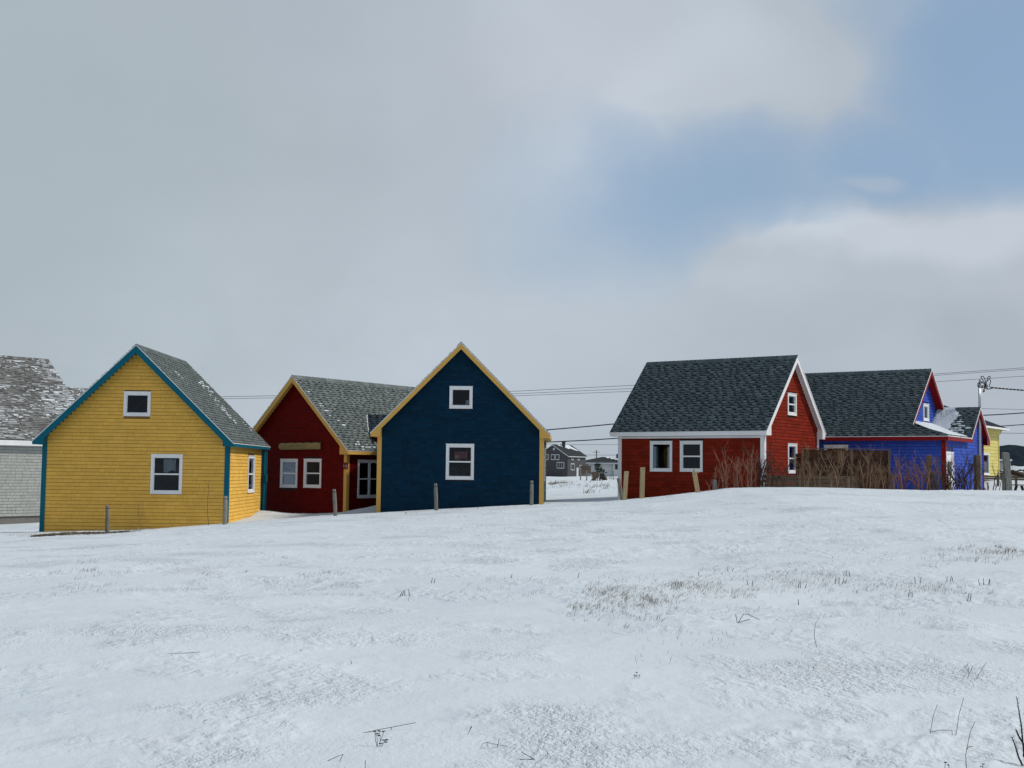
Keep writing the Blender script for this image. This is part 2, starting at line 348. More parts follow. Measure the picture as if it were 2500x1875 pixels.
def make_ground():
    rr = [0.6]
    while rr[-1] < 62: rr.append(rr[-1] * (1.0055 if rr[-1] > 5 else 1.03))
    while rr[-1] < 200: rr.append(rr[-1] * 1.012)
    while rr[-1] < 6000: rr.append(rr[-1] * 1.08)
    az = list(np.radians(np.arange(-30, 30, .065))) + list(np.radians(np.arange(30, 330, 3)))
    rr = np.array(rr); az = np.array(az); nr, na = len(rr), len(az)
    A, Rr = np.meshgrid(az, rr); X = Rr * np.sin(A); Y = Rr * np.cos(A); Z = hgt(X, Y)
    co = np.stack([X, Y, Z], -1).reshape(-1, 3); co = np.vstack([co, [[0, 0, gz(0, 0)]]])
    i, j = np.meshgrid(np.arange(nr - 1), np.arange(na), indexing='ij'); j2 = (j + 1) % na
    q = np.stack([i * na + j, (i + 1) * na + j, (i + 1) * na + j2, i * na + j2], -1).reshape(-1, 4)[:, ::-1]
    c = len(co) - 1; tri = [(c, jj, (jj + 1) % na) for jj in range(na)]
    me = bpy.data.meshes.new('snow_ground'); me.vertices.add(len(co)); me.vertices.foreach_set('co', co.ravel())
    nl = q.size + 3 * len(tri); me.loops.add(nl); me.loops.foreach_set('vertex_index', np.concatenate([q.ravel(), np.array(tri)[:, ::-1].ravel()]))
    me.polygons.add(len(q) + len(tri)); ls = np.concatenate([np.arange(len(q)) * 4, q.size + np.arange(len(tri)) * 3]); me.polygons.foreach_set('loop_start', ls)
    me.polygons.foreach_set('use_smooth', np.ones(len(q) + len(tri), bool)); me.update(calc_edges=True); me.validate()
    me.materials.append(M['snow']); o = bpy.data.objects.new('snow_ground', me); COL.objects.link(o); structure(o)
make_ground()
def make_hill():
    vs = []; n, mrow = 260, 14
    for i in range(n):
        x = 250 + i * 10
        top = 30 + 16 * float(sst(x, 480, 900)) + 5 * float(fbm(x * .006, 1.3, 3)) - 22 * (1 - float(sst(x, 330, 560)))
        for j in range(mrow):
            t = j / (mrow - 1); z = -4 + (top + 4) * math.sin(t * math.pi / 2)
            jag = 1.6 * float(vnoise(x * .21, j * 3.7)) + 1.2 * float(vnoise(x * .5, j * 9.1)) if t > .1 else 0
            vs.append((x, 1400 + 300 * t + 12 * float(vnoise(x * .03, j * .9)), z + jag * (1 if t > .9 else 1.4)))
    fs = [(i * mrow + j, (i + 1) * mrow + j, (i + 1) * mrow + j + 1, i * mrow + j + 1) for i in range(n - 1) for j in range(mrow - 1)]
    b = MB(); b.add(vs, fs); m, T, bb = mat('forest_hill'); pos = T.n('ShaderNodeNewGeometry').outputs['Position']
    T.t.links.new(T.mix(T.noise(pos, .08, 6, .7), (.012, .020, .028), (.030, .042, .052)), bb.inputs['Base Color']); bb.inputs['Roughness'].default_value = 1
    bb.inputs['Specular IOR Level'].default_value = 0
    structure(b.build('forested_hill', m, fix=False))
make_hill()

# ------------------------------------------------------------------ house building
def shingle_unit(mname):
    b = MB(); b.hexa([(0, -1, 0), (1, -1, 0), (1, 0, 0), (0, 0, 0), (0, -.22, 1), (1, -.22, 1), (1, 0, 1), (0, 0, 1)])
    return b.mesh('shingle', mname)
SH = {}
def lay_courses(wall_o, mkey, org, A, B, N, z0, z1, spans, expo=.127, wmin=.13, wmax=.42, proud=.019, gap=.012, limit=300, joint=.005, name='shingle', lift=0.0, prio=True):
    """individual wall shingles on a wall; spans(zmid)->list of (a0,a1); first `limit` are objects of their own."""
    if mkey not in SH: SH[mkey] = shingle_unit(mkey)
    pcs = []; z = z0
    while z < z1 - .03:
        zt = min(z + expo, z1)
        for a0, a1 in spans(z + expo * .5, z, zt):
            a = a0
            while a < a1 - .02:
                wd = R.uniform(wmin, wmax)
                if a1 - a - wd < wmin * .6: wd = a1 - a
                pcs.append((a, min(a + wd, a1) - joint, z + R.uniform(0, .004), zt - gap, R.uniform(.85, 1.15)))
                a += wd
        z += expo
    if limit < len(pcs):
        pcs.sort(key=lambda p: -(p[1] - p[0]) * (p[3] - p[2]))
    org = Vector(org); A = Vector(A); B = Vector(B); N = Vector(N)
    for a0, a1, b0, b1, k in pcs[:limit]:
        o = bpy.data.objects.new(name, SH[mkey]); COL.objects.link(o); o.parent = wall_o
        p = org + A * a0 + B * b0 + N * lift
        o.matrix_local = Matrix(((A.x * (a1 - a0), -N.x * proud * k, B.x * (b1 - b0), p.x), (A.y * (a1 - a0), -N.y * proud * k, B.y * (b1 - b0), p.y), (A.z * (a1 - a0), -N.z * proud * k, B.z * (b1 - b0), p.z), (0, 0, 0, 1)))
    rest = pcs[limit:]
    if rest:
        b = MB()
        for a0, a1, b0, b1, k in rest:
            p = lambda a, z, n: org + A * a + B * z + N * (n + lift)
            t = proud * k
            b.hexa([p(a0, b0, t), p(a1, b0, t), p(a1, b0, 0), p(a0, b0, 0), p(a0, b1, t * .22), p(a1, b1, t * .22), p(a1, b1, 0), p(a0, b1, 0)])
        stuff(b.build('wall_shingles', mkey, wall_o, fix=True))

def wall_panel(parent, mkey, outline, holes, wall, off, thick=.1, name='wall'):
    """outline in (a,z); wall: 'front' (a=u, y=off), 'back', 'right' (a=v, x=off), 'left'."""
    bm = bmesh.new(); edges = []
    def P(a, z): return (a, off, z) if wall in ('front', 'back') else (off, a, z)
    for loop in [outline] + [[(h[0], h[1]), (h[2], h[1]), (h[2], h[3]), (h[0], h[3])] for h in holes]:
        vs = [bm.verts.new(P(*p)) for p in loop]
        edges += [bm.edges.new((vs[i], vs[(i + 1) % len(vs)])) for i in range(len(vs))]
    bmesh.ops.triangle_fill(bm, edges=edges, use_beauty=True)
    ext = bmesh.ops.extrude_face_region(bm, geom=bm.faces[:])
    d = {'front': (0, thick, 0), 'back': (0, -thick, 0), 'right': (-thick, 0, 0), 'left': (thick, 0, 0)}[wall]
    bmesh.ops.translate(bm, vec=d, verts=[g for g in ext['geom'] if isinstance(g, bmesh.types.BMVert)])
    bmesh.ops.recalc_face_normals(bm, faces=bm.faces)
    me = bpy.data.meshes.new(name); bm.to_mesh(me); bm.free(); me.materials.append(M[mkey])
    o = bpy.data.objects.new(name, me); COL.objects.link(o); o.parent = parent; return o

def window(parent, wall, off, a0, z0, a1, z1, kind='double', trim=.085, trimmat='white', sill=True):
    """outer trim rectangle (a0,z0)-(a1,z1).  Parts: window (casing) > sash, pane."""
    sg = {'front': -1, 'back': 1, 'right': 1, 'left': -1}[wall]
    def B(mb, A0, A1, n0, n1, Z0, Z1):
        n0, n1 = off + sg * n0, off + sg * n1
        lo, hi = min(n0, n1), max(n0, n1)
        mb.box(A0, A1, lo, hi, Z0, Z1) if wall in ('front', 'back') else mb.box(lo, hi, A0, A1, Z0, Z1)
    b = MB(); t = trim
    B(b, a0, a0 + t, 0, .042, z0, z1); B(b, a1 - t, a1, 0, .042, z0, z1)
    B(b, a0 + t, a1 - t, 0, .042, z1 - t, z1); B(b, a0 + t, a1 - t, 0, .042, z0, z0 + t)
    if sill: B(b, a0 - .012, a1 + .012, 0, .062, z1 + .001, z1 + .022); B(b, a0 - .008, a1 + .008, 0, .055, z0 - .018, z0 - .001)
    w_ = b.build('window', trimmat, parent)
    i0, i1, j0, j1 = a0 + t, a1 - t, z0 + t, z1 - t
    f = .032; s = MB()
    B(s, i0, i0 + f, -.06, .008, j0, j1); B(s, i1 - f, i1, -.06, .008, j0, j1); B(s, i0 + f, i1 - f, -.06, .008, j1 - f, j1); B(s, i0 + f, i1 - f, -.06, .008, j0, j0 + f)
    zm = (j0 + j1) / 2; am = (i0 + i1) / 2; cells = [(i0 + f, j0 + f, i1 - f, j1 - f)]
    if kind in ('double', 'quad'):
        B(s, i0 + f, i1 - f, -.04, .014, zm - .026, zm + .026)
        cells = [(i0 + f, j0 + f, i1 - f, zm - .026), (i0 + f, zm + .026, i1 - f, j1 - f)]
    if kind == 'quad':
        B(s, am - .05, am + .05, -.05, .018, j0 + f, zm - .026); B(s, am - .05, am + .05, -.05, .018, zm + .026, j1 - f)
        cells = [c for c0 in cells for c in ((c0[0], c0[1], am - .05, c0[3]), (am + .05, c0[1], c0[2], c0[3]))]
    s.build('sash', 'vinyl', w_)
    for c in cells:
        g = MB(); B(g, c[0], c[2], -.026, -.022, c[1], c[3]); g.build('pane', 'glass', w_)
    return w_
def hole(w, t): return (w[0] + t, w[1] + t, w[2] - t, w[3] - t)

def roof_tabs(parent, base, band, org, A, B, N, la, lb, expo=.143, light='roof_slate', stagger=.2, clip=None):
    """architectural asphalt shingles: a strip plus irregular raised teeth in every course (real geometry, joined)."""
    org = Vector(org); A = Vector(A); B = Vector(B); N = Vector(N); b = MB()
    def box(a0, a1, b0, b1, n0, n1):
        p = lambda a, c, n: org + A * a + B * c + N * n
        b.hexa([p(a0, b0, n0), p(a1, b0, n0), p(a1, b0, 0), p(a0, b0, 0), p(a0, b1, n1), p(a1, b1, n1), p(a1, b1, 0), p(a0, b1, 0)])
    k = 0; y = 0
    while y < lb - .02:
        y1 = min(y + expo, lb)
        lo, hi = (0, la) if clip is None else clip((y + y1) / 2)
        a = lo - R.uniform(0, .3)
        # upper part in pieces of a shingle's length, lower part teeth with dark slots between
        while a < hi:
            wd = R.uniform(.10, .28); sl = R.uniform(.10, .24)
            a0, a1 = max(a, lo), min(a + wd, hi)
            if a1 > a0 + .01: box(a0, a1, y + R.uniform(0, .006), y1, .024, .006)
            s0, s1 = max(a + wd, lo), min(a + wd + sl, hi)
            if s1 > s0 + .01 and y1 - y > expo * .5: box(s0, s1, y + expo * R.uniform(.42, .58), y1, .010, .006)
            a += wd + sl
        y = y1
    return stuff(b.build('shingle_tabs', light, parent, fix=False))

def snow_bits(parent, org, A, B, N, spots, expo=.143, name='snow_patch', bmax=99):
    """thin wind-packed snow lying on roof courses. spots: (a, b, ra, rb, density)"""
    org = Vector(org); A = Vector(A); B = Vector(B); N = Vector(N); mb = MB()
    for a, c, ra, rb, dn in spots:
        for k in range(int(c - rb < 0) * 0 + int((c - rb) / expo), int((c + rb) / expo) + 1):
            if k < 0 or (k + 1) * expo > bmax: continue
            y0 = k * expo + .008; dv = (k * expo + expo * .5 - c) / rb
            if abs(dv) > 1: continue
            half = ra * math.sqrt(1 - dv * dv); x = a - half + R.uniform(-.1, .1)
            while x < a + half:
                L = R.uniform(.06, .34); edge = 1 - abs(x - a) / max(half, .01) * .6
                if R.random() < dn * edge:
                    hh = expo * R.uniform(.4, .9); n = 7; pts = []
                    for i in range(n):
                        th = 2 * math.pi * i / n; pts.append((x + L / 2 + L / 2 * math.cos(th) * R.uniform(.75, 1.1), y0 + hh / 2 + hh / 2 * math.sin(th) * R.uniform(.8, 1.1)))
                    vs = [org + A * p[0] + B * p[1] + N * .012 for p in pts] + [org + A * (x + L / 2 + (p[0] - x - L / 2) * .8) + B * (y0 + hh / 2 + (p[1] - y0 - hh / 2) * .8) + N * R.uniform(.028, .034) for p in pts]
                    mb.add(vs, [tuple(range(n, 2 * n))] + [(i, (i + 1) % n, n + (i + 1) % n, n + i) for i in range(n)])
                x += L * R.uniform(.8, 1.3)
    if mb.v: stuff(mb.build(name, 'snow', parent, smooth=False, fix=True))

def gable_house(name, label, cat, x, y, a, Wd, L, ze, zr, oe, orr, base, body, gap, trim, roof, band, wins, fh=.15, rakeh=.30, drip='white', side_body=None, cb=.13,
                detail=('front', 'right'), limits=None, back_hole=(), tabs=True, frieze=False, wallz=None, expo=.127, gables=True, retmat=None):
    """wins: list of (wall, a0, z0, a1, z1, kind) with absolute z; returns parent + info"""
    E = Wd / 2 + oe; m = (zr - ze) / E; h2 = Wd / 2; limits = limits or {}
    root = thing(name, label, cat, (x, y, 0), -a)
    zs = lambda u: zr - m * abs(u)                 # top of roof over u
    sl = .17                                       # roof build-up, vertical
    wt = lambda u: zs(u) - sl - .002
    bodies = dict(front=(body, gap), back=(body, gap), right=side_body or (body, gap), left=(body, gap))
    outl = {'front': [(-h2, base), (h2, base), (h2, wt(h2)), (0, wt(0)), (-h2, wt(h2))]}
    outl['back'] = outl['front']; outl['right'] = outl['left'] = [(.1, base), (L - .1, base), (L - .1, wt(h2)), (.1, wt(h2))]
    offs = dict(front=0, back=L, right=h2, left=-h2); walls = {}
    for wl in ('front', 'back', 'right', 'left'):
        hs = [hole(w_[1:5], .085) for w_ in wins if w_[0] == wl]
        walls[wl] = wall_panel(root, bodies[wl][1], outl[wl], hs, wl, offs[wl])
    fl = MB(); fl.box(-h2 + .12, h2 - .12, .12, L - .12, base + .2, base + .3); fl.build('floor', 'glassroom', root)
    frames = {'front': ((0, 0, 0), (1, 0, 0), (0, -1, 0)), 'right': ((h2, 0, 0), (0, 1, 0), (1, 0, 0)), 'left': ((-h2, 0, 0), (0, 1, 0), (-1, 0, 0)), 'back': ((0, L, 0), (1, 0, 0), (0, 1, 0))}
    for wl in detail:
        og, A, N = frames[wl]; hl = [w_[1:5] for w_ in wins if w_[0] == wl]
        def spans(zm, z0, z1, wl=wl, hl=hl):
            if wl in ('front', 'back'):
                lim = min(h2 - cb + .002, (zr - sl - z0 - .05) / m); r_ = [(-lim, lim)] if lim > .06 else []
            else: r_ = [(cb, L - cb)]
            for c in hl:
                if c[1] < z1 - .02 and c[3] > z0 + .02:
                    nr = []
                    for s0, s1 in r_:
                        if c[2] <= s0 or c[0] >= s1: nr.append((s0, s1)); continue
                        if c[0] - s0 > .03: nr.append((s0, c[0] + .01))
                        if s1 - c[2] > .03: nr.append((c[2] - .01, s1))
                    r_ = nr
            return r_
        zt = zr - sl if wl in ('front', 'back') else wt(h2)
        lay_courses(walls[wl], bodies[wl][0], og, A, (0, 0, 1), N, wallz if wallz is not None else base + .4, zt, spans, limit=limits.get(wl, 0), expo=expo)
    for w_ in wins: window(root, w_[0], offs[w_[0]], *w_[1:6])
    # corner boards (butted, 3 cm proud)
    for su in (-1, 1):
        for vv, sv in ((0, -1), (L, 1)):
            b = MB(); ztop = wt(h2) - .01
            y0, y1 = (vv - .034, vv) if sv < 0 else (vv, vv + .034)
            x0, x1 = sorted((su * (h2 + .034), su * (h2 - cb))); b.box(x0, x1, y0, y1, base, ztop)
            x0, x1 = sorted((su * h2, su * (h2 + .0335))); yy = (vv, vv + cb) if sv < 0 else (vv - cb, vv); b.box(x0, x1, yy[0], yy[1], base, ztop)
            b.build('corner_board', trim, root, fix=False)
    if frieze:
        for su in (-1, 1):
            b = MB(); x0, x1 = sorted((su * h2, su * (h2 + .028))); b.box(x0, x1, cb + .001, L - cb - .001, ze - fh - .09, ze - fh - .006); b.build('frieze_board', 'white', root)
    # roof: soffit slab, shingle deck
    v0, v1 = -orr, L + orr
    for su in (-1, 1):
        b = MB(); tt = .028
        b.prism([(0, zs(0) - tt), (su * E, zs(E) - tt), (su * E, zs(E) - .13), (0, zs(0) - .13 - .02)], 'y', v0, v1); b.build('soffit', trim, root)
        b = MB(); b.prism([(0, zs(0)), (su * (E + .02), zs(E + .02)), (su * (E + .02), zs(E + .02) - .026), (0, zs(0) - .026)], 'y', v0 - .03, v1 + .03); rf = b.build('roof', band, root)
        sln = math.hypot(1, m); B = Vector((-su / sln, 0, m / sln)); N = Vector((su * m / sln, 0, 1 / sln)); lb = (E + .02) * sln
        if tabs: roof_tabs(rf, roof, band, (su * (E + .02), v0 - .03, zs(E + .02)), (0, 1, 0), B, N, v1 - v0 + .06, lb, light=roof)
        # eaves fascia and boxed soffit
        b = MB(); x0, x1 = sorted((su * (E + .003), su * (E + .022))); b.box(x0, x1, v0, v1, ze - fh, ze - .03 - .02); b.build('fascia', trim, root)
        if drip:
            b = MB(); x0, x1 = sorted((su * (E + .004), su * (E + .034))); b.box(x0, x1, v0 - .032, v1 + .032, ze - .046, ze - .024); b.build('drip_edge', drip, root)
        b = MB(); x0, x1 = sorted((su * h2, su * (E + .002))); b.box(x0, x1, .035, L - .035, ze - fh + .004, ze - fh + .02); b.build('eave_soffit', trim, root)
        # rake boards with returns, both gables
        for vv, sv in ((v0, -1), (v1, 1)):
            e = E + .02
            poly = [(0, zr - .034), (su * e, zs(e) - .034), (su * e, ze - fh), (su * (h2 - cb), ze - fh), (su * (h2 - cb), zs(h2 - cb) - .03 - rakeh), (0, zr - .03 - rakeh)]
            b = MB(); ys = sorted((vv, vv + sv * .026)); b.prism(poly, 'y', ys[0], ys[1]); b.build('rake_board', trim, root)
            if drip:
                b = MB(); b.prism([(0, zr - .004), (su * (e + .01), zs(e + .01) - .004), (su * (e + .01), zs(e + .01) - .036), (0, zr - .036)], 'y', *sorted((vv + sv * .0265, vv + sv * .044))); b.build('drip_edge', drip, root)
            # closed box under the return
            b = MB(); ys = sorted((vv, (0 if sv < 0 else L) + sv * .035))
            b.prism([(su * (h2 - cb + .001), ze - fh + .002), (su * (E), ze - fh + .002), (su * E, zs(E) - .14), (su * (h2 - cb + .001), zs(h2 - cb) - .15)], 'y', ys[0] + .001, ys[1] - .001); b.build('eave_return', retmat or trim, root)
    b = MB(); k = 0; yy = v0 - .03
    while yy < v1:                                   # ridge cap shingles
        y2 = min(yy + .2, v1 + .03)
        for su in (-1, 1):
            b.hexa([(0, yy, zr - .002), (0, y2, zr - .002), (su * .15, y2, zs(.15) + .004), (su * .15, yy, zs(.15) + .004), (0, yy, zr + .034), (0, y2, zr + .024), (su * .15, y2, zs(.15) + .022), (su * .15, yy, zs(.15) + .032)])
        yy += .2
    stuff(b.build('ridge_cap', roof, root))
    info = dict(E=E, m=m, h2=h2, zs=zs, walls=walls, v0=v0, v1=v1, L=L)
    return root, info
def roof_frame(inf, su):
    sln = math.hypot(1, inf['m']); E = inf['E'] + .02
    return (su * E, inf['v0'] - .03, inf['zs'](E)), (0, 1, 0), (-su / sln, 0, inf['m'] / sln), (su * inf['m'] / sln, 0, 1 / sln)

# ---- yellow house
yel, yi = gable_house('yellow_house', 'mustard yellow shingled house with teal trim, nearest on the left', 'house', -13.308, 43.0, -.0133, 6.548, 6.103, .891, 4.306, .232, .403, -3.0,
    'yellow', 'yellow_gap', 'teal', 'roof_green', 'roof_green_dark',
    [('front', -.49, 1.80, .46, 2.645, 'single'), ('front', .545, -.945, 1.655, .43, 'double'), ('right', 3.33, -.943, 4.576, .453, 'double')],
    fh=.15, rakeh=.28, limits=dict(front=300, right=110), wallz=-2.62)
o_, A_, B_, N_ = roof_frame(yi, 1)
snow_bits([c for c in yel.children if c.name.startswith('roof')][-1], o_, A_, B_, N_, [(4.3, 2.0, .5, .9, .5), (5.4, 3.4, .6, .5, .55), (4.9, 2.8, .35, .8, .5), (5.9, 1.2, .4, .8, .25), (2.2, 3.6, .25, .2, .6)])
b = MB(); b.tube([(3.40, 6.06, .72), (3.40, 6.06, -1.95), (3.46, 6.0, -2.03), (3.85, 5.9, -2.07)], .05, 8); b.build('downspout', 'teal', yel)
b = MB(); b.box(3.33, 3.47, 6.16, 6.30, -2.6, .70); b.build('porch_post', 'teal', yel)
b = MB(); b.prism([(3.25, -2.12), (4.0, -2.02), (4.05, -2.06), (3.8, -2.14), (3.25, -2.18)], 'y', 5.5, 5.8); b.build('splash_trough', 'dark', yel)
b = MB(); b.box(3.455, 3.53, 5.9, 6.1, -.55, -.25); b.build('meter_box', 'teal', yel)

# ---- navy house
nav, ni = gable_house('navy_house', 'dark navy blue shingled house with ochre yellow trim', 'house', -1.905, 45.339, .0436, 6.186, 6.196, 1.386, 4.768, .239, .280, -2.4,
    'navy', 'navy_gap', 'ochre', 'roof_green', 'roof_green_dark',
    [('front', -.434, 2.317, .432, 3.124, 'single'), ('front', -.533, -.341, .517, .963, 'double')], fh=.17, rakeh=.22, side_body=('green', 'green_gap'), limits=dict(front=300), wallz=-1.95)
b = MB(); b.box(3.094, 3.122, 3.0, 3.5, -.42, .92); b.build('door_casing', 'white', nav)

# ---- red barn with ochre trim
barn, bi = gable_house('red_barn', 'dark red gabled cabin with ochre trim between the yellow and navy houses', 'house', -9.065, 50.874, .6022, 5.806, 12.0, .773, 3.882, .3015, .2765, -2.6,
    'red', 'red_gap', 'ochre', 'roof_green', 'roof_green_dark',
    [('front', -.82, -.80, .17, .375, 'double'), ('front', .54, -.785, 1.53, .385, 'double'), ('right', .655, -1.18, 2.15, .365, 'quad')], fh=.19, rakeh=.24, limits=dict(right=120, front=150), wallz=-2.05)
o_, A_, B_, N_ = roof_frame(bi, 1); barn_roof = [c for c in barn.children if c.name.startswith('roof')][-1]
# along-slope position from u: (E+.02-u)*1.393
cs = lambda u: (bi['E'] + .02 - u) * 1.393
snow_bits(barn_roof, o_, A_, B_, N_, [(.42, cs(1.25), .10, .28, .8), (.38, cs(1.62), .14, .2, .7), (.16, cs(.75), .08, .2, .5), (1.1, cs(3.02), .50, .2, .75), (1.35, cs(3.12), .55, .12, .8), (.9, cs(2.85), .2, .16, .5), (.75, cs(2.3), .2, .25, .3), (.62, cs(2.0), .15, .2, .2)])
# cross gable dormer on the barn
def dormer():
    vc, zt, mm = 2.64, 2.30, .99; hw = .78; e = .95; uf, ur = 2.80, 3.02
    zr_, mb_ = 3.882, .9701
    ub = lambda z: (zr_ - z) / mb_
    b = MB(); b.prism([(vc - hw, .70), (vc + hw, .70), (vc + hw, zt - mm * hw - .06), (vc, zt - .06), (vc - hw, zt - mm * hw - .06)], 'x', 2.2, uf + .11); b.build('dormer_wall', 'red', barn)
    for s in (-1, 1):
        z1 = zt - mm * e
        b = MB(); vs = [(ub(zt), vc, zt), (ur + .06, vc, zt), (ur + .06, vc + s * e, z1), (ub(z1), vc + s * e, z1)]
        vs2 = [(p[0], p[1], p[2] + .035) for p in vs]; b.hexa(vs + vs2); rf = b.build('dormer_roof', 'roof_slate_dark', barn)
        ln = math.hypot(1, mm); Bv = Vector((0, -s / ln, mm / ln)); Nv = Vector((0, s * mm / ln, 1 / ln))
        roof_tabs(rf, None, None, (ub(z1), vc + s * e, z1 + .035), (1, 0, 0), Bv, Nv, 1, e * ln, light='roof_slate',
                  clip=lambda c, z1=z1, ln=ln: (ub(z1 + c * mm / ln) - ub(z1), ur + .06 - ub(z1)))
        b = MB(); b.prism([(vc, zt + .03), (vc + s * e, z1 + .03), (vc + s * e, z1 - .13), (vc, zt - .15)], 'x', ur + .062, ur + .09); b.build('rake_board', 'ochre', barn)
    # snow in the valley
    b = MB(); n = 14
    for i in range(n):
        t0, t1 = i / n, (i + 1) / n
        for t, tt in ((t0, t1),):
            def Q(t, k): z = zt - mm * (e - .18) * t - .02; return (ub(z) + k * .0, vc - (zt - z) / mm - k, z + .05 - abs(k) * .1)
            k0 = .03 + .07 * R.random() * math.sin(math.pi * min(1, t + .1)); b.add([Q(t, -.02), Q(tt, -.02), Q(tt, k0), Q(t, k0)], [(0, 1, 2, 3)])
    b.build('valley_snow', 'snow', barn)
    b = MB()
    for i in range(18):
        a = i / 18 * 1.2; b.add([(3.0 - .02 * i * 0 + R.uniform(-.02, .02), 1.86 + a * .3, 1.02), (2.8, 1.9 + a * .35, 1.24 + R.uniform(-.03, .03)), (2.8, 2.0 + a * .35, 1.24), (3.0, 1.96 + a * .3, 1.02)], [(0, 1, 2, 3)])
    b.build('valley_snow', 'snow', barn)
dormer()
# carved log sign and house number
sg = thing('log_sign', 'carved pale half log name sign above the two windows of the dark red cabin', 'sign', barn.matrix_basis @ Vector((.33, -.06, .78)), -.6022)
b = MB(); pr = []
for i in range(13):
    t = i / 12; pr.append(t)
sec = [(0, 0), (-.05, .03), (-.075, .10), (-.075, .19), (-.05, .265), (0, .29)]
rings = []
for i in range(17):
    x = -1.16 + 2.33 * i / 16; k = 1 if 0 < i < 16 else .93; w_ = .012 * math.sin(i * 1.9); tilt = .02 * (i / 16 - .5)
    rings.append([(x + (.03 if 1 < j < 4 else 0) * (-1 if i == 0 else 1 if i == 16 else 0), p[0] * k, p[1] * k + w_ * (j > 3) + tilt + (1 - k) * .14) for j, p in enumerate(sec)])
vs = [p for r_ in rings for p in r_]; fs = [(i * 6 + j, (i + 1) * 6 + j, (i + 1) * 6 + (j + 1) % 6, i * 6 + (j + 1) % 6) for i in range(16) for j in range(6)] + [(0, 1, 2, 3, 4, 5), (96, 101, 100, 99, 98, 97)]
b.add(vs, fs); b.build('sign_board', 'signwood', sg)
# worn incised lettering: single strokes, as far as the weathering leaves them readable
b = MB(); rr_ = random.Random(5)
def stroke(x0, z0, x1, z1, w_=.012):
    d = Vector((x1 - x0, 0, z1 - z0)).normalized(); n = Vector((-d.z, 0, d.x)) * w_
    a, c = Vector((x0, -.079, z0)), Vector((x1, -.079, z1)); b.add([a - n, c - n, c + n, a + n], [(0, 1, 2, 3)])
for x0, z0, x1, z1 in [(-.58, .21, -.53, .12), (-.53, .12, -.50, .18), (-.50, .18, -.46, .11), (-.46, .11, -.43, .20), (-.35, .20, -.35, .12), (-.28, .21, -.28, .12), (-.28, .12, -.22, .12), (-.18, .19, -.18, .12), (-.12, .21, -.12, .12), (-.12, .21, -.06, .18), (-.06, .18, -.12, .16), (-.12, .12, -.05, .14),
                       (.0, .12, .04, .2), (.04, .2, .08, .12), (.02, .15, .07, .15), (.13, .19, .13, .13), (.13, .13, .19, .12), (.19, .12, .19, .19), (.27, .26, .27, .12), (.33, .18, .38, .12), (.38, .12, .43, .2), (.33, .18, .36, .2)]:
    stroke(x0, z0, x1, z1, rr_.uniform(.007, .012))
b.build('lettering', 'engraving', sg)
pq = thing('number_plaque', 'small dark red house number plaque on the ochre corner board', 'sign', barn.matrix_basis @ Vector((2.80, -.045, -.005)), -.6022)
b = MB(); b.box(-.02, .22, -.025, 0, 0, .26); b.build('plate', 'plaque', pq)
fc = bpy.data.curves.new('digits', 'FONT'); fc.body = '116'; fc.size = .20; fc.extrude = .003; fc.space_character = .95
fo = bpy.data.objects.new('digits_tmp', fc); COL.objects.link(fo); dg = bpy.context.evaluated_depsgraph_get(); dg.update()
me = bpy.data.meshes.new_from_object(fo.evaluated_get(dg)); bpy.data.objects.remove(fo)
me.materials.clear(); me.materials.append(M['digit']); do = bpy.data.objects.new('digits', me); COL.objects.link(do); do.parent = pq
xs = [v.co.x for v in me.vertices]; wd = max(xs) - min(xs); k_ = .20 / wd
do.matrix_local = Matrix.Translation((.0 - min(xs) * k_, -.03, .06)) @ Matrix.Rotation(math.pi / 2, 4, 'X') @ Matrix.Scale(k_, 4)

# ---- brick red house with white trim
red, ri = gable_house('brick_red_house', 'brick red shingled house with white trim and slate roof, right of centre', 'house', 11.025, 47.52, -.9544, 5.448, 6.248, 1.613, 4.641, .3027, .2196, -1.7,
    'brightred', 'brightred_gap', 'white', 'roof_slate', 'roof_slate_dark',
    [('left', 3.835, .045, 4.812, 1.215, 'single'), ('left', 2.517, .05, 3.488, 1.215, 'double'), ('front', -.50, 2.30, .385, 3.14, 'double'), ('front', -.50, .03, .41, 1.17, 'double'),
     ('back', -.45, -.1, .57, 1.2, 'single'), ('back', 1.15, -.1, 2.2, 1.2, 'single')], fh=.19, rakeh=.24, detail=('front', 'left'), limits=dict(front=300), frieze=True, wallz=-1.35, drip='white')

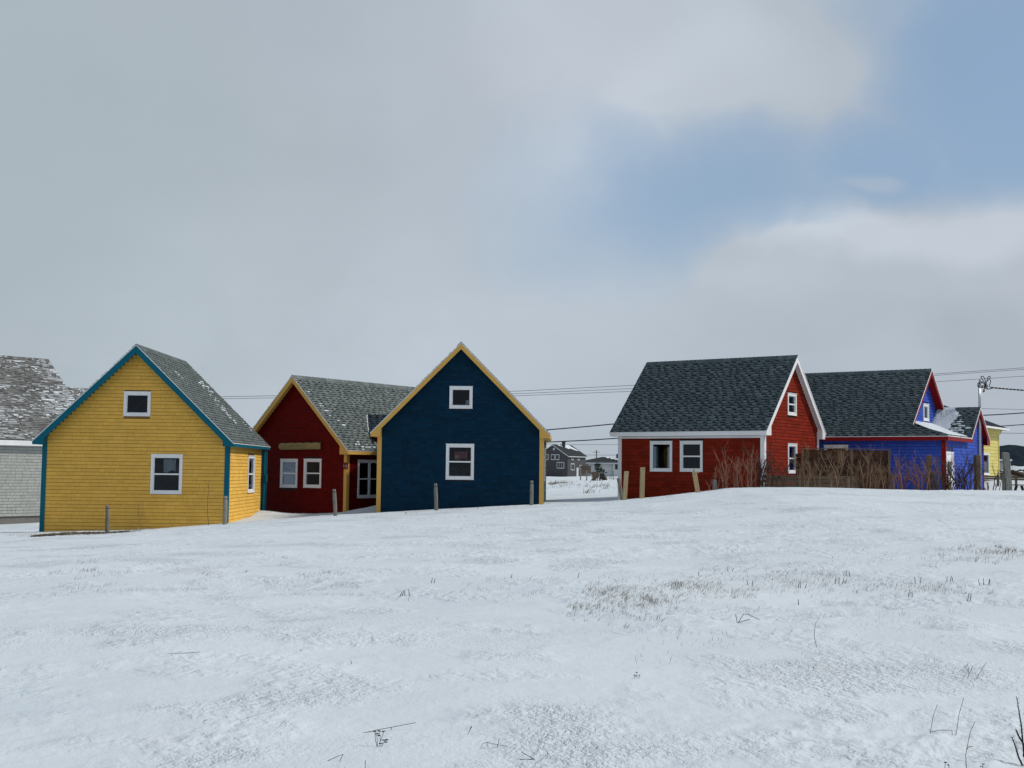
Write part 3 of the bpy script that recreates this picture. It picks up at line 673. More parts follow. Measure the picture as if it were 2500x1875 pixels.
# ---- royal blue house : main roof, half gable above a skirt roof, lower wing gable
def blue_house():
    a, Wd, L, ze, zr, oe, orr = -.969, 6.057, 10.0, 1.564, 4.446, .3195, .193
    E = Wd / 2 + oe; m = (zr - ze) / E; h2 = Wd / 2; base = -1.8; s = 1.343; gw = 1.60
    root = thing('royal_blue_house', 'royal blue shingled house with crimson trim and stepped gable roofs', 'house', (18.679, 49.873, 0), -a)
    zs = lambda u: zr - m * abs(u); fh = .20
    # walls
    wl = wall_panel(root, 'blue_gap', [(.1, base), (L, base), (L, zs(h2) - .17), (.1, zs(h2) - .17)], [hole((3.85, .0, 4.86, 1.19), .085)], 'left', -h2)
    wr = wall_panel(root, 'blue_gap', [(.1, base), (L, base), (L, zs(h2) - .17), (.1, zs(h2) - .17)], [], 'right', h2)
    # wing gable in the front wall
    uc, wz, wm = 1.80, 2.891, .860
    zf = lambda u: max(1.50 + .0 * u, min(wz - wm * abs(u - uc), 9)) - .15
    ul = uc - (wz - 1.60) / wm
    front = [(-h2, base), (h2, base), (h2, wz - wm * (h2 - uc) - .17), (uc, wz - .17), (ul, 1.45), (-h2, 1.45)]
    wf = wall_panel(root, 'blue_gap', front, [(-2.90, base + .01, -1.93, .86)], 'front', 0)
    b = MB(); b.box(-h2, h2, L - .1, L, base, 1.5); b.build('wall', 'blue', root)
    b = MB(); b.box(-h2 + .12, h2 - .12, .12, L - .12, -1.2, -1.1); b.build('floor', 'glassroom', root)
    # upper half gable wall
    gb = [(-(h2 - .05), zs(h2 - .05) - .17), (-(h2 - .05), 1.6), (h2 - .1, 1.6), (h2 - .1, zs(h2 - .1) - .17), (0, zr - .17)]
    wg = wall_panel(root, 'blue_gap', gb, [hole((-.30, 2.29, .50, 2.985), .085)], 'front', gw)
    def sp_l(zm, z0, z1):
        r_ = [(.13, L)]
        if z0 < 1.19 and z1 > 0: r_ = [(.13, 3.86), (4.85, L)]
        return r_
    lay_courses(wl, 'blue', (-h2, 0, 0), (0, 1, 0), (0, 0, 1), (-1, 0, 0), -1.4, zs(h2) - .17, sp_l, limit=0)
    def sp_f(zm, z0, z1):
        lim = h2 - .10 if z1 < 1.45 else None
        if lim is None:
            hw = (wz - .2 - z0) / wm; return [(max(uc - hw, ul - .1), min(uc + hw, h2 - .1))] if hw > .05 else []
        r_ = [(-h2 + .16, lim)]
        if z0 < 1.08: r_ = [(-1.86, lim)]
        return r_
    lay_courses(wf, 'blue', (0, 0, 0), (1, 0, 0), (0, 0, 1), (0, -1, 0), -1.4, wz - .17, sp_f, limit=220)
    def sp_g(zm, z0, z1):
        hw = (zr - .22 - z0) / m; r_ = [(-min(hw, h2 - .1), min(hw, h2 - .15))] if hw > .05 else []
        if z0 < 2.98 and z1 > 2.30: r_ = [(x0, x1) for x0, x1 in ((r_[0][0], -.29), (.49, r_[0][1])) if x1 > x0 + .03] if r_ else []
        return r_
    lay_courses(wg, 'blue', (0, gw, 0), (1, 0, 0), (0, 0, 1), (0, -1, 0), 1.95, zr - .17, sp_g, limit=80)
    window(root, 'left', -h2, 3.85, .0, 4.86, 1.19, 'double'); window(root, 'front', gw, -.30, 2.29, .50, 2.985, 'single')
    # door in the front wall
    d = MB(); d.box(-2.98, -2.90, -.04, .0, base, .94); d.box(-1.93, -1.85, -.04, .0, base, .94); d.box(-2.90, -1.93, -.04, 0, .86, .94); dr = d.build('door_frame', 'white', root)
    d = MB(); d.box(-2.90, -1.93, -.012, .03, base, .86); dd = d.build('door', 'white', root)
    d = MB(); d.box(-2.68, -2.15, -.02, -.0125, .0, .55); d.build('pane', 'winglass', dd)
    d = MB(); d.box(-2.68, -2.15, -.02, -.0125, -.75, -.25); d.build('panel', 'greybrown', dd)
    # corner boards
    for su in (-1, 1):
        b = MB(); x0, x1 = sorted((su * (h2 + .03), su * (h2 - .15 if su < 0 else h2 - .09))); b.box(x0, x1, -.036, 0, base, 1.35)
        x0, x1 = sorted((su * h2, su * (h2 + .0295))); b.box(x0, x1, 0, .13, base, 1.35); b.build('corner_board', 'crimson', root)
    # main roof slabs: near slope reaches the hip corner at the front
    hipv = lambda u: -orr + (abs(u) - E) / (2.81 - E) * (s + orr)     # hip line on the near slope
    g0 = s - .0
    sln = math.hypot(1, m)
    for su in (-1, 1):
        t0, t1, dz = 0, .026, 0
        def P(u, v, dz): return (su * u, v, zs(u) + dz)
        loop = [(0, g0 - .03), (2.81, g0 - .03), (E + .02, -orr - .02), (E + .02, L + .2), (0, L + .2)] if su < 0 else [(0, g0 - .03), (E + .02, g0 - .03), (E + .02, L + .2), (0, L + .2)]
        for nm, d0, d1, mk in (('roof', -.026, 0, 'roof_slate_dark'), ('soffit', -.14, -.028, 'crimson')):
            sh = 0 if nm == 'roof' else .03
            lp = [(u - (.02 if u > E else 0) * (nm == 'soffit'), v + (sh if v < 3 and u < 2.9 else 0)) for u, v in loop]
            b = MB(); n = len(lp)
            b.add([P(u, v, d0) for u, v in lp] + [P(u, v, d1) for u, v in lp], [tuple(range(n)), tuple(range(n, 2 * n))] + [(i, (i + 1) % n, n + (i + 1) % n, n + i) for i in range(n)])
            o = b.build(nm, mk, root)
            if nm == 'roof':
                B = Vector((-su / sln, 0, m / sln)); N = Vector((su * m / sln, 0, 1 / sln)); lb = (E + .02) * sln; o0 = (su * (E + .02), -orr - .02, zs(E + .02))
                lowr = g0 - .03 + orr + .02
                def clip(c):
                    u = E + .02 - c / sln
                    if su > 0: return (lowr, L + .2 + orr)
                    return (max(0, (E + .02 - u) / (E + .02 - 2.81) * lowr) if u > 2.81 else lowr, L + .2 + orr)
                roof_tabs(o, None, None, o0, (0, 1, 0), B, N, 1, lb, light='roof_slate', clip=clip)
        b = MB(); x0, x1 = sorted((su * (E + .003), su * (E + .022))); b.box(x0, x1, -orr if su < 0 else g0, L + .2, ze - fh, ze - .05); b.build('fascia', 'crimson', root)
        b = MB(); x0, x1 = sorted((su * (E + .004), su * (E + .036))); b.box(x0, x1, -orr - .03 if su < 0 else g0, L + .2, ze - .048, ze - .022); b.build('drip_edge', 'white', root)
        b = MB(); x0, x1 = sorted((su * h2, su * E)); b.box(x0, x1, -orr if su < 0 else 0, L, ze - fh + .004, ze - fh + .02); b.build('eave_soffit', 'crimson', root)
        # upper rake boards
        lo = 2.79 if su < 0 else 2.6
        b = MB(); b.prism([(0, zr - .034), (su * lo, zs(lo) - .034), (su * lo, zs(lo) - .20), (0, zr - .26)], 'y', g0 - .056, g0 - .031); b.build('rake_board', 'crimson', root)
        b = MB(); b.prism([(0, zr - .002), (su * (lo + .02), zs(lo + .02) - .002), (su * (lo + .02), zs(lo + .02) - .045), (0, zr - .045)], 'y', g0 - .075, g0 - .0565); b.build('drip_edge', 'white', root)
    b = MB(); yy = g0 - .03
    while yy < L:
        for su in (-1, 1):
            b.hexa([(0, yy, zr - .002), (0, yy + .2, zr - .002), (su * .15, yy + .2, zs(.15) + .004), (su * .15, yy, zs(.15) + .004), (0, yy, zr + .034), (0, yy + .2, zr + .024), (su * .15, yy + .2, zs(.15) + .022), (su * .15, yy, zs(.15) + .032)])
        yy += .2
    stuff(b.build('ridge_cap', 'roof_slate', root))
    # skirt roof plane facing the front
    ks = (2.02 - ze) / (s + orr); zk = lambda v: ze + ks * (v + orr)
    uwl = uc - (wz - ze) / wm
    uv = lambda v: uc - (wz - zk(v)) / wm            # valley with the wing
    def hu(v): return -(E + (2.81 - E) * (v + orr) / (s + orr))
    loop = [(hu(-orr - .02), -orr - .02), (uv(-orr - .02) + .03, -orr - .02), (uv(gw) + .03, gw), (hu(s), gw), (hu(s), s)]
    b = MB(); n = 5; b.add([(u, v, zk(v) - .03) for u, v in loop] + [(u, v, zk(v)) for u, v in loop], [tuple(range(n)), tuple(range(n, 2 * n))] + [(i, (i + 1) % n, n + (i + 1) % n, n + i) for i in range(n)])
    sk = b.build('skirt_roof', 'roof_slate', root)
    # snow sheet on the skirt
    b = MB(); NU, NV = 46, 12
    def SV(i, j):
        v = -orr + .09 + (gw - .01 + orr - .09) * j / NV; u0, u1 = hu(min(v, s)) + .30 * (1 - j / NV) + .04 + .32 * max(0, (v - s + .25) / .5), uv(v) + .1
        if j == 0: v += .10 * R.random() + .13 * max(0, 1 - i / 14)
        return (u0 + (u1 - u0) * i / NU, v, zk(v) + .012 + .035 * (j > 0) * (.6 + .4 * float(vnoise(i * .3, j * .5))) + (.10 * (j / NV) ** 3))
    b.add([SV(i, j) for i in range(NU + 1) for j in range(NV + 1)], [(i * (NV + 1) + j, (i + 1) * (NV + 1) + j, (i + 1) * (NV + 1) + j + 1, i * (NV + 1) + j + 1) for i in range(NU) for j in range(NV)])
    b.build('snow_sheet', 'snow', sk, smooth=True, fix=False)
    b = MB(); b.box(-E - .022, uwl - .02, -orr - .022, -orr - .003, ze - fh, ze - .03 - .01); b.build('fascia', 'crimson', root)
    b = MB(); b.box(-E - .036, uwl + .03, -orr - .04, -orr - .0225, ze - .042, ze - .010); b.build('drip_edge', 'white', root)
    b = MB(); b.box(-E, uwl, -orr, -.001, ze - fh + .004, ze - fh + .02); b.build('eave_soffit', 'crimson', root)
    # wing roof
    wl2 = math.hypot(1, wm)
    for su in (-1, 1):
        half = (wz - ze) / wm if su < 0 else E + .02 - uc
        vend = gw + .0 if su < 0 else gw + .02
        def V(u, v, dz): return (uc + su * u, v, wz - wm * u + dz)
        vb = lambda u: gw if su < 0 else gw
        b = MB(); b.hexa([V(0, -orr, -.14), V(half, -orr, -.14), V(half, gw, -.14), V(0, gw, -.14), V(0, -orr, -.028), V(half, -orr, -.028), V(half, gw, -.028), V(0, gw, -.028)]); b.build('soffit', 'crimson', root)
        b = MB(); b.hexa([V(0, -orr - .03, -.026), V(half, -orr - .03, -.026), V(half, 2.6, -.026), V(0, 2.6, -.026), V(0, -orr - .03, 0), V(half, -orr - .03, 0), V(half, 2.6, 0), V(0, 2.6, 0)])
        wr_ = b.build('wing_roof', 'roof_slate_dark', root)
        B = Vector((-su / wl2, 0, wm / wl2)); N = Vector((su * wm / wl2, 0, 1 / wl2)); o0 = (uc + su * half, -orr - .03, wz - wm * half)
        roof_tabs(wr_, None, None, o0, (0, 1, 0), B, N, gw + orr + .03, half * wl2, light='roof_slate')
        if su < 0:
            sp = []
            snow_bits(wr_, o0, (0, 1, 0), B, N, [(1.15, 1.1, .62, 1.0, .95), (.75, .55, .6, .6, .75), (1.3, 1.5, .45, .5, 1), (.5, .25, .5, .3, .7), (1.5, .6, .5, .7, 1), (.75, 1.3, .3, .3, .35)])
            # the packed sheet near the half gable
            mbs = MB(); nu, nv = 30, 16
            def SW(i, j):
                c = half * wl2 * (i / nu); edge = 1.02 - .45 * (c / (half * wl2)) ** 3 * 0 - .42 * (1 - math.exp(-((c - 1.45) / .5) ** 2)) * .5 + .08 * float(vnoise(i * .8, 2.2))
                vv = gw - .03 - (edge) * (j / nv) * .95; 
                u = half - c / wl2; th = .030 if 0 < j < nv else .012
                return (uc - u, vv, wz - wm * u + .006 + th)
            mbs.add([SW(i, j) for i in range(nu + 1) for j in range(nv + 1)], [(i * (nv + 1) + j, (i + 1) * (nv + 1) + j, (i + 1) * (nv + 1) + j + 1, i * (nv + 1) + j + 1) for i in range(nu) for j in range(nv)])
            mbs.build('snow_sheet', 'snow', wr_, smooth=True, fix=False)
        e = half + (.02 if su > 0 else 0.05)
        lowz = ze - fh if su < 0 else wz - wm * e - .22
        inn = h2 - .09 - uc if su > 0 else half - .28
        poly = [(uc, wz - .034), (uc + su * e, wz - wm * e - .034), (uc + su * e, lowz), (uc + su * inn, lowz), (uc + su * inn, wz - wm * inn - .26), (uc, wz - .26)]
        if su < 0: poly = [(uc, wz - .034), (uc + su * e, wz - wm * e - .034), (uc + su * e, lowz), (uc + su * inn, lowz), (uc + su * inn, wz - wm * inn - .23), (uc, wz - .26)]
        b = MB(); b.prism(poly, 'y', -orr - .026, -orr - .001); b.build('rake_board', 'crimson', root)
        b = MB(); b.prism([(uc, wz - .002), (uc + su * e, wz - wm * e - .002), (uc + su * e, wz - wm * e - .045), (uc, wz - .045)], 'y', -orr - .05, -orr - .0265); b.build('drip_edge', 'white', root)
        if su > 0:
            b = MB(); b.box(E + .003, E + .022, -orr, gw, wz - wm * (E - uc) - .24, wz - wm * (E - uc) - .05); b.build('fascia', 'crimson', root)
            b = MB(); b.box(h2, E, -orr, -.037, wz - wm * (E - uc) - .22, wz - wm * (E - uc) - .20); b.build('eave_soffit', 'crimson', root)
    b = MB(); b.box(-.07, .07, 0, .05, 0, .09)
    # ridge cap along the wing ridge
    b = MB(); yy = -orr - .03
    while yy < gw - .1:
        for su in (-1, 1):
            b.hexa([(uc, yy, wz - .002), (uc, yy + .2, wz - .002), (uc + su * .13, yy + .2, wz - wm * .13 + .004), (uc + su * .13, yy, wz - wm * .13 + .004), (uc, yy, wz + .034), (uc, yy + .2, wz + .024), (uc + su * .13, yy + .2, wz - wm * .13 + .022), (uc + su * .13, yy, wz - wm * .13 + .03)])
        yy += .2
    stuff(b.build('ridge_cap', 'roof_slate', root))
    # service mast
    b = MB(); b.tube([(2.07, -.07, -.4), (2.20, -.08, 2.9), (2.26, -.08, 3.86)], .042, 10); mm_ = b.build('service_mast', 'galv', root, smooth=True)
    b = MB(); b.tube([(2.165, -.10, -.4), (2.285, -.11, 2.9), (2.335, -.11, 3.80)], .022, 8); b.build('conduit', 'galv', mm_, smooth=True)
    b = MB(); b.tube([(2.26, -.08, 3.84), (2.27, -.08, 3.98), (2.33, -.10, 4.07), (2.42, -.13, 4.07), (2.47, -.15, 3.98)], [.05, .055, .065, .06, .05], 8); b.build('weatherhead', 'galv', mm_, smooth=True)
    b = MB(); b.box(1.95, 2.12, -.10, -.02, -.05, .20); b.build('meter_box', 'galv', root)
    return root
blue = blue_house()

# ---- grey house at the far left
def grey_house():
    a = math.radians(40); E, L = 6.0, 11.0
    base = at(249, 1079, 66)
    ua = Vector((math.cos(a), -math.sin(a), 0)); va = Vector((math.sin(a), math.cos(a), 0))
    c = Vector((base.x, base.y, 0)) - ua * E - va * L        # centre of the far-left gable
    ze, zr = 1.31, 6.15; m = (zr - ze) / E; oe = .3; h2 = E - oe; zb = -2.63
    root = thing('grey_house', 'weathered light grey shingled house with snowy grey roof at the left edge', 'house', (c.x, c.y, 0), -a)
    zs = lambda u: zr - m * abs(u)
    wtop = zs(h2) - .17
    fw = {}
    for wl, off in (('front', 0), ('back', L - .3)):
        fw[wl] = wall_panel(root, 'grey_gap', [(-h2, zb), (h2, zb), (h2, wtop), (0, zr - .17), (-h2, wtop)], [], wl, off)
    for wl, off in (('right', h2), ('left', -h2)):
        fw[wl] = wall_panel(root, 'grey_gap', [(.1, zb), (L - .4, zb), (L - .4, wtop), (.1, wtop)], [], wl, off)
    lay_courses(fw['right'], 'grey', (h2, 0, 0), (0, 1, 0), (0, 0, 1), (1, 0, 0), zb + .01, wtop, lambda z, z0, z1: [(0, L - .3)], expo=.155, wmin=.2, wmax=.5, limit=0, proud=.022, gap=.016, joint=.012)
    lay_courses(fw['back'], 'grey', (0, L - .3, 0), (1, 0, 0), (0, 0, 1), (0, 1, 0), zb + .01, zr - .3, lambda z, z0, z1: [(-min(h2, (zr - .25 - z0) / m), min(h2, (zr - .25 - z0) / m))], expo=.155, wmin=.2, wmax=.5, limit=0, proud=.022, gap=.016)
    b = MB(); b.box(-h2 + .06, h2 - .06, .06, L - .36, -3.6, zb - .003); b.build('foundation', 'concrete', root)
    sln = math.hypot(1, m)
    for su in (-1, 1):
        b = MB(); b.prism([(0, zr), (su * (E + .02), zs(E + .02)), (su * (E + .02), zs(E + .02) - .03), (0, zr - .03)], 'y', -.4, L + .02); rf = b.build('roof', 'roof_slate_dark', root)
        b = MB(); b.prism([(0, zr - .032), (su * E, zs(E) - .032), (su * E, zs(E) - .15), (0, zr - .15)], 'y', -.38, L); b.build('soffit', 'white', root)
        b = MB(); x0, x1 = sorted((su * (E + .002), su * (E + .024))); b.box(x0, x1, -.38, L, ze - .30, ze - .035); b.build('fascia', 'white', root)
        b = MB(); x0, x1 = sorted((su * h2, su * E)); b.box(x0, x1, 0, L - .3, ze - .29, ze - .27); b.build('eave_soffit', 'white', root)
        # weathered wooden shingles with wind-blown snow caught at the butts
        B = Vector((-su / sln, 0, m / sln)); N = Vector((su * m / sln, 0, 1 / sln)); o0 = Vector((su * (E + .02), -.4, zs(E + .02))); A = Vector((0, 1, 0))
        b = MB(); sb = MB(); ex = .155; y = 0; lb = (E + .02) * sln
        while y < lb - .02:
            x_ = 0.0
            while x_ < L + .42:
                wd = R.uniform(.1, .28); x1_ = min(x_ + wd, L + .42); t = R.uniform(.016, .05); y1 = min(y + ex, lb); lo = y + R.uniform(-.006, .02)
                p = lambda a_, c_, n_: o0 + A * a_ + B * c_ + N * n_
                b.hexa([p(x_, lo, t), p(x1_ - .006, lo, t * R.uniform(.7, 1.2)), p(x1_ - .006, lo, 0), p(x_, lo, 0), p(x_, y1, .008), p(x1_ - .006, y1, .008), p(x1_ - .006, y1, 0), p(x_, y1, 0)])
                nz = float(fbm(x_ * .5 + 3, y * .45, 3)) + .35 * float(vnoise(x_ * 2.5, y * 2.5))
                if su > 0 and R.random() < .40 + .5 * nz:
                    h_ = ex * (R.uniform(.08, .28) if R.random() < .9 else R.uniform(.4, .8)); c0 = y1 - h_; k1 = R.uniform(.010, .026)
                    q0 = x_ + R.uniform(-.02, wd * .4); q1 = q0 + R.uniform(.5, 2.4) * wd
                    q1 = min(q1, L + .40)
                    sb.hexa([p(q0, c0, t * .6 + k1 * .5), p(q1, c0 + R.uniform(-.01, .03), t * .6 + k1 * .5), p(q1, c0, .004), p(q0, c0, .004), p(q0, y1 + .01, k1 + .012), p(q1, y1 + .01, k1 + .012), p(q1, y1, .004), p(q0, y1, .004)])
                x_ += wd
            y += ex
        stuff(b.build('wood_shingles', 'roofA', rf, fix=False))
        if sb.v: stuff(sb.build('snow_patch', 'snow', rf, fix=False))
    # lower wing beyond the gable
    wa = 3.6; wz_ = 4.62; wm_ = m * .98; L2 = L + 7
    for su in (-1, 1):
        b = MB(); b.prism([(0, wz_), (su * wa, wz_ - wm_ * wa), (su * wa, wz_ - wm_ * wa - .12), (0, wz_ - .12)], 'y', L - .3, L2); rf = b.build('wing_roof', 'roofA', root)
        if su > 0:
            w2 = math.hypot(1, wm_); B = Vector((-1 / w2, 0, wm_ / w2)); N = Vector((wm_ / w2, 0, 1 / w2)); o0 = (wa, L - .3, wz_ - wm_ * wa)
            roof_tabs(rf, None, None, o0, (0, 1, 0), B, N, 7.3, wa * w2, light='roofA'); snow_bits(rf, o0, (0, 1, 0), B, N, [(3, 4.0, 4, 1.5, .5)], bmax=wa * w2)
    b = MB(); b.prism([(-3.2, zb), (3.2, zb), (3.2, wz_ - wm_ * 3.2 - .14), (0, wz_ - .14), (-3.2, wz_ - wm_ * 3.2 - .14)], 'y', L - .25, L2 - .3); b.build('wing_wall', 'grey', root)
    return root
grey_house()

# ------------------------------------------------------------------ things seen inside the windows
def paper(name, label, cat, root, box, mkey, pts=None):
    lx0, lx1, ly, lz0, lz1 = box
    t = MB(); n = 6
    vs = []
    for i in range(n + 1):
        for j in range(n + 1):
            vs.append((lx0 + (lx1 - lx0) * i / n, ly + .02 * math.sin(i * 1.7 + j) , lz0 + (lz1 - lz0) * j / n - (.04 * math.sin(i * 1.1) if j == 0 else 0)))
    t.add(vs + [(p[0], p[1] + .004, p[2]) for p in vs], [(i * (n + 1) + j, (i + 1) * (n + 1) + j, (i + 1) * (n + 1) + j + 1, i * (n + 1) + j + 1) for i in range(n) for j in range(n)] + [(49 + i * (n + 1) + j, 49 + i * (n + 1) + j + 1, 49 + (i + 1) * (n + 1) + j + 1, 49 + (i + 1) * (n + 1) + j) for i in range(n) for j in range(n)])
    o = t.build(name, mkey, None, fix=False); o.matrix_world = root.matrix_basis; o.location = root.location; o.rotation_euler = root.rotation_euler
    return tag(o, label, cat)
paper('paper_sheet', 'creased white sheet hanging inside the upper pane of the yellow house', 'paper', yel, (.95, 1.38, .12, -.17, .27), 'paper')
paper('paper_note', 'small white note in the corner of the navy house attic window', 'paper', nav, (.17, .312, .055, 2.45, 2.62), 'paper')
pp = paper('wall_poster', 'red poster seen through the upper pane of the navy house', 'poster', nav, (-.236, .25, .22, .40, .70), 'poster')
b = MB(); b.box(-.22, -.06, .185, .193, .44, .55); q_ = b.build('printed_patch', 'posterpatch', pp)

# ------------------------------------------------------------------ posts and planks along the fence line
def round_post(label, px, py_top, py_base, wpx, dist, lean=(0, 0), notch=True, mkey='oldwood', group='old wooden fence posts along the houses', below=.5, square=False, name='fence_post'):
    g = at(px, py_base, dist); zg = g.z; s = dist / FPX; h = (py_base - py_top) * s; r = wpx * s / 2
    t = thing(name, label, 'post', (g.x, g.y, zg), R.uniform(-.3, .3) if not square else R.uniform(-.05, .25), group)
    b = MB(); k = 10 if not square else 4
    lx, ly = lean
    def ring(z, rr_): return [(lx * z + math.cos(2 * math.pi * (j + .5) / k) * rr_ * (1 + .06 * math.sin(j * 2.1 + z * 3)), ly * z + math.sin(2 * math.pi * (j + .5) / k) * rr_, z + (.012 * math.sin(j * 1.7) if z > h * .95 else 0)) for j in range(k)]
    q = 1.35 if square else 1.0
    zz = [(-below, r * q), (h * .3, r * q * .98), (h * .6, r * q * .96)]
    if notch: zz += [(h * .86, r * .92), (h * .88, r * .74), (h * .91, r * .72), (h * .925, r * .9), (h * .985, r * .82), (h, r * .55)]
    else: zz += [(h * .98, r * q * .95), (h, r * q * .88)]
    rs = [ring(z, rr_) for z, rr_ in zz]; vs = [p for r_ in rs for p in r_]
    b.add(vs, [(i * k + j, i * k + (j + 1) % k, (i + 1) * k + (j + 1) % k, (i + 1) * k + j) for i in range(len(rs) - 1) for j in range(k)] + [tuple(range(len(vs) - k, len(vs)))])
    b.build('shaft', mkey, t, smooth=False)
    if notch:
        c = MB(); c.tube([(lx * h * .9 - r, ly * h * .9 - r * .6, h * .9), (lx * h * .9 + r, ly * h * .9 - r * .6, h * .902)], .008, 5); c.build('wire_tie', 'dark', t)
    return t
round_post('round grey post with notched top in front of the yellow wall', 261, 1235, 1303, 10.5, 40.5)
round_post('round grey post against the right teal corner board of the yellow house', 548.5, 1212, 1281, 11, 41)
round_post('slightly leaning grey post before the dark red cabin', 819, 1195, 1260, 9.5, 42.5, lean=(-.07, 0))
round_post('grey notched post left of centre before the navy wall', 1065, 1181, 1248, 9.5, 43, lean=(-.04, 0))
round_post('grey post at the right end of the navy wall', 1297.5, 1174, 1237, 9.2, 43.5)
round_post('dark grey round post leaning left at the red house corner', 1519, 1168, 1221, 9.5, 43, lean=(-.18, 0), notch=False)
def plank(label, px0, py0, px1, py1, wpx, dist, mkey='newwood', cap=False, name='wooden_stake', group='pale wooden stakes before the red house'):
    g = at(px1, py1, dist); tp = at(px0, py0, dist); s = dist / FPX; w_ = wpx * s / 2
    t = thing(name, label, 'post', (g.x, g.y, g.z), .12, group); d = Vector((tp.x - g.x, 0, tp.z - g.z)); b = MB(); th = .05
    e = d.normalized() * .4; k = Vector((0, 0, 0)) - e
    def pt(o, x, y): return (o.x + x, o.y + y, o.z)
    b.hexa([pt(k, -w_, -th), pt(k, w_, -th), pt(k, w_, th), pt(k, -w_, th), pt(d, -w_, -th), pt(d, w_, -th), pt(d, w_, th), pt(d, -w_, th)]); b.build('board', mkey, t, bevel=.006)
    b = MB(); b.tube([(d.x * .93, -th - .002, d.z * .93), (d.x * .93, -th - .012, d.z * .93)], .014, 8); b.build('bolt', 'dark', t)
    if cap:
        b = MB(); b.tube([(d.x, 0, d.z), (d.x - .01, 0, d.z + .09), (d.x - .015, 0, d.z + .12)], [.05, .03, .035], 8); b.build('knob', mkey, t)
        b = MB(); b.box(d.x - .04, d.x + .16, -.03, .03, d.z - .02, d.z + .02); b.build('cross_piece', mkey, t)
    return t
plank('pale stake leaning right beside the dark round post at the red house', 1529.5, 1150.5, 1525, 1222, 10, 42.6)
plank('tall upright pale stake before the dark red long wall', 1569, 1141, 1567, 1218, 11, 42.6)
plank('weathered tilted stake with knob on top before the red window', 1695, 1153, 1705, 1210, 10.5, 42.6, cap=True)
round_post('short grey post in the thicket right of the tilted stake', 1745, 1172, 1196, 9, 42.8, square=True, notch=False, group='square brown posts among the bushes')
round_post('short stubby pale post at the foot of the brown board screen', 2069, 1163, 1193, 11, 42.8, mkey='postbrown', group='square brown posts among the bushes')
round_post('square brown post among bushes before the blue long wall', 2269, 1112, 1200, 11, 43.5, square=True, notch=False, mkey='postbrown', group='square brown posts among the bushes')
round_post('square brown post below the service mast of the blue house', 2385.5, 1112, 1200, 12, 43.5, square=True, notch=False, mkey='postbrown', group='square brown posts among the bushes', lean=(.02, 0))
round_post('thin dark round post left of the thick grey square post', 2451, 1153, 1202, 8.5, 43.5, notch=False, group='posts at the right edge')
round_post('thick square grey post leaning slightly at the right edge', 2462, 1105, 1203, 15, 43.5, square=True, notch=False, lean=(-.05, 0), group='posts at the right edge')

# ------------------------------------------------------------------ brown board screen and low board fence
def board_screen():
    p0, p1 = at(1958, 1195, 44.8), at(2172, 1195, 45.2); top = at(2060, 1099, 45).z; bot = -.75
    d = Vector((p1.x - p0.x, p1.y - p0.y, 0)); L = d.length; rz = math.atan2(d.y, d.x)
    t = thing('board_screen', 'tall brown horizontal board screen in front of the royal blue house', 'fence', (p0.x, p0.y, bot), rz)
    n = 11; hh = (top - bot) / n
    for i in range(n):
        b = MB(); b.box(0 + R.uniform(-.01, .01), L + R.uniform(-.01, .01), -.02 + R.uniform(-.004, .004), .008, i * hh + .001, (i + 1) * hh - .002); b.build('board', 'brownwood', t)
    for x in (.02, L * .56, L - .03):
        b = MB(); b.box(x - .045, x + .045, -.075, -.024, -.3, n * hh + .03); b.build('post', 'postbrown' if x < L - .1 else 'greybrown', t)
    b = MB(); b.box(-.03, L + .03, -.08, .04, n * hh + .032, n * hh + .06); b.build('top_rail', 'greybrown', t)
    b = MB()
    for x0, x1, k in ((.85, 1.55, .62), (.84, .96, .78), (1.42, 1.54, .78), (.85, .97, .52), (.86, 1.54, .40)):
        b.box(x0, x1, -.036, -.0245, k * n * hh, k * n * hh + .018)
    b.build('batten', 'oldwood', t)
    for i in range(n - 1):
        b = MB(); b.box(-.24, -.035, -.01, .012, i * hh + .002, (i + 1) * hh - .004); b.build('end_board', 'brownwood', t)
board_screen()
def low_fence():
    p0, p1 = at(1866, 1195, 43.9), at(2092, 1195, 44.4); top = at(1960, 1160, 44).z; bot = -.8
    d = Vector((p1.x - p0.x, p1.y - p0.y, 0)); L = d.length
    t = thing('low_board_fence', 'low grey brown horizontal board fence below the red gable', 'fence', (p0.x, p0.y, bot), math.atan2(d.y, d.x))
    n = 5; hh = (top - bot) / n
    for i in range(n):
        for x0, x1 in ((0, L * .52), (L * .52 + .01, L)):
            b = MB(); b.box(x0, x1, -.02 + R.uniform(-.006, .006), .01, i * hh + .006, (i + 1) * hh - .010 - R.uniform(0, .006)); b.build('board', 'greybrown', t)
    for x in (.3, L * .52, L - .1):
        b = MB(); b.box(x - .04, x + .04, .012, .09, -.3, n * hh); b.build('post', 'postbrown', t)
low_fence()

# ------------------------------------------------------------------ bare bushes
def branch(b, p, d, ln, r, depth, rg):
    n = 4; pts = [p]; q = Vector(p); dd = Vector(d)
    for i in range(n):
        dd = (dd + Vector((rg.uniform(-.16, .16), rg.uniform(-.16, .16), rg.uniform(-.04, .10)))).normalized(); q = q + dd * ln / n; pts.append(q.copy())
    b.tube(pts, [r * (1 - .13 * i) for i in range(n + 1)] if depth else [r * (1 - .2 * i) for i in range(n + 1)], 4 if r > .006 else 3, cap=False)
    if depth:
        for k in range(rg.choice((2, 3, 3, 4))):
            i = rg.randint(1, n); ang = rg.uniform(0, 6.28); sp = rg.uniform(.35, .9)
            nd = (dd + Vector((math.cos(ang) * sp, math.sin(ang) * sp * .6, rg.uniform(-.05, .3)))).normalized()
            branch(b, pts[i], nd, ln * rg.uniform(.38, .65), max(r * .6, .0048), depth - 1, rg)
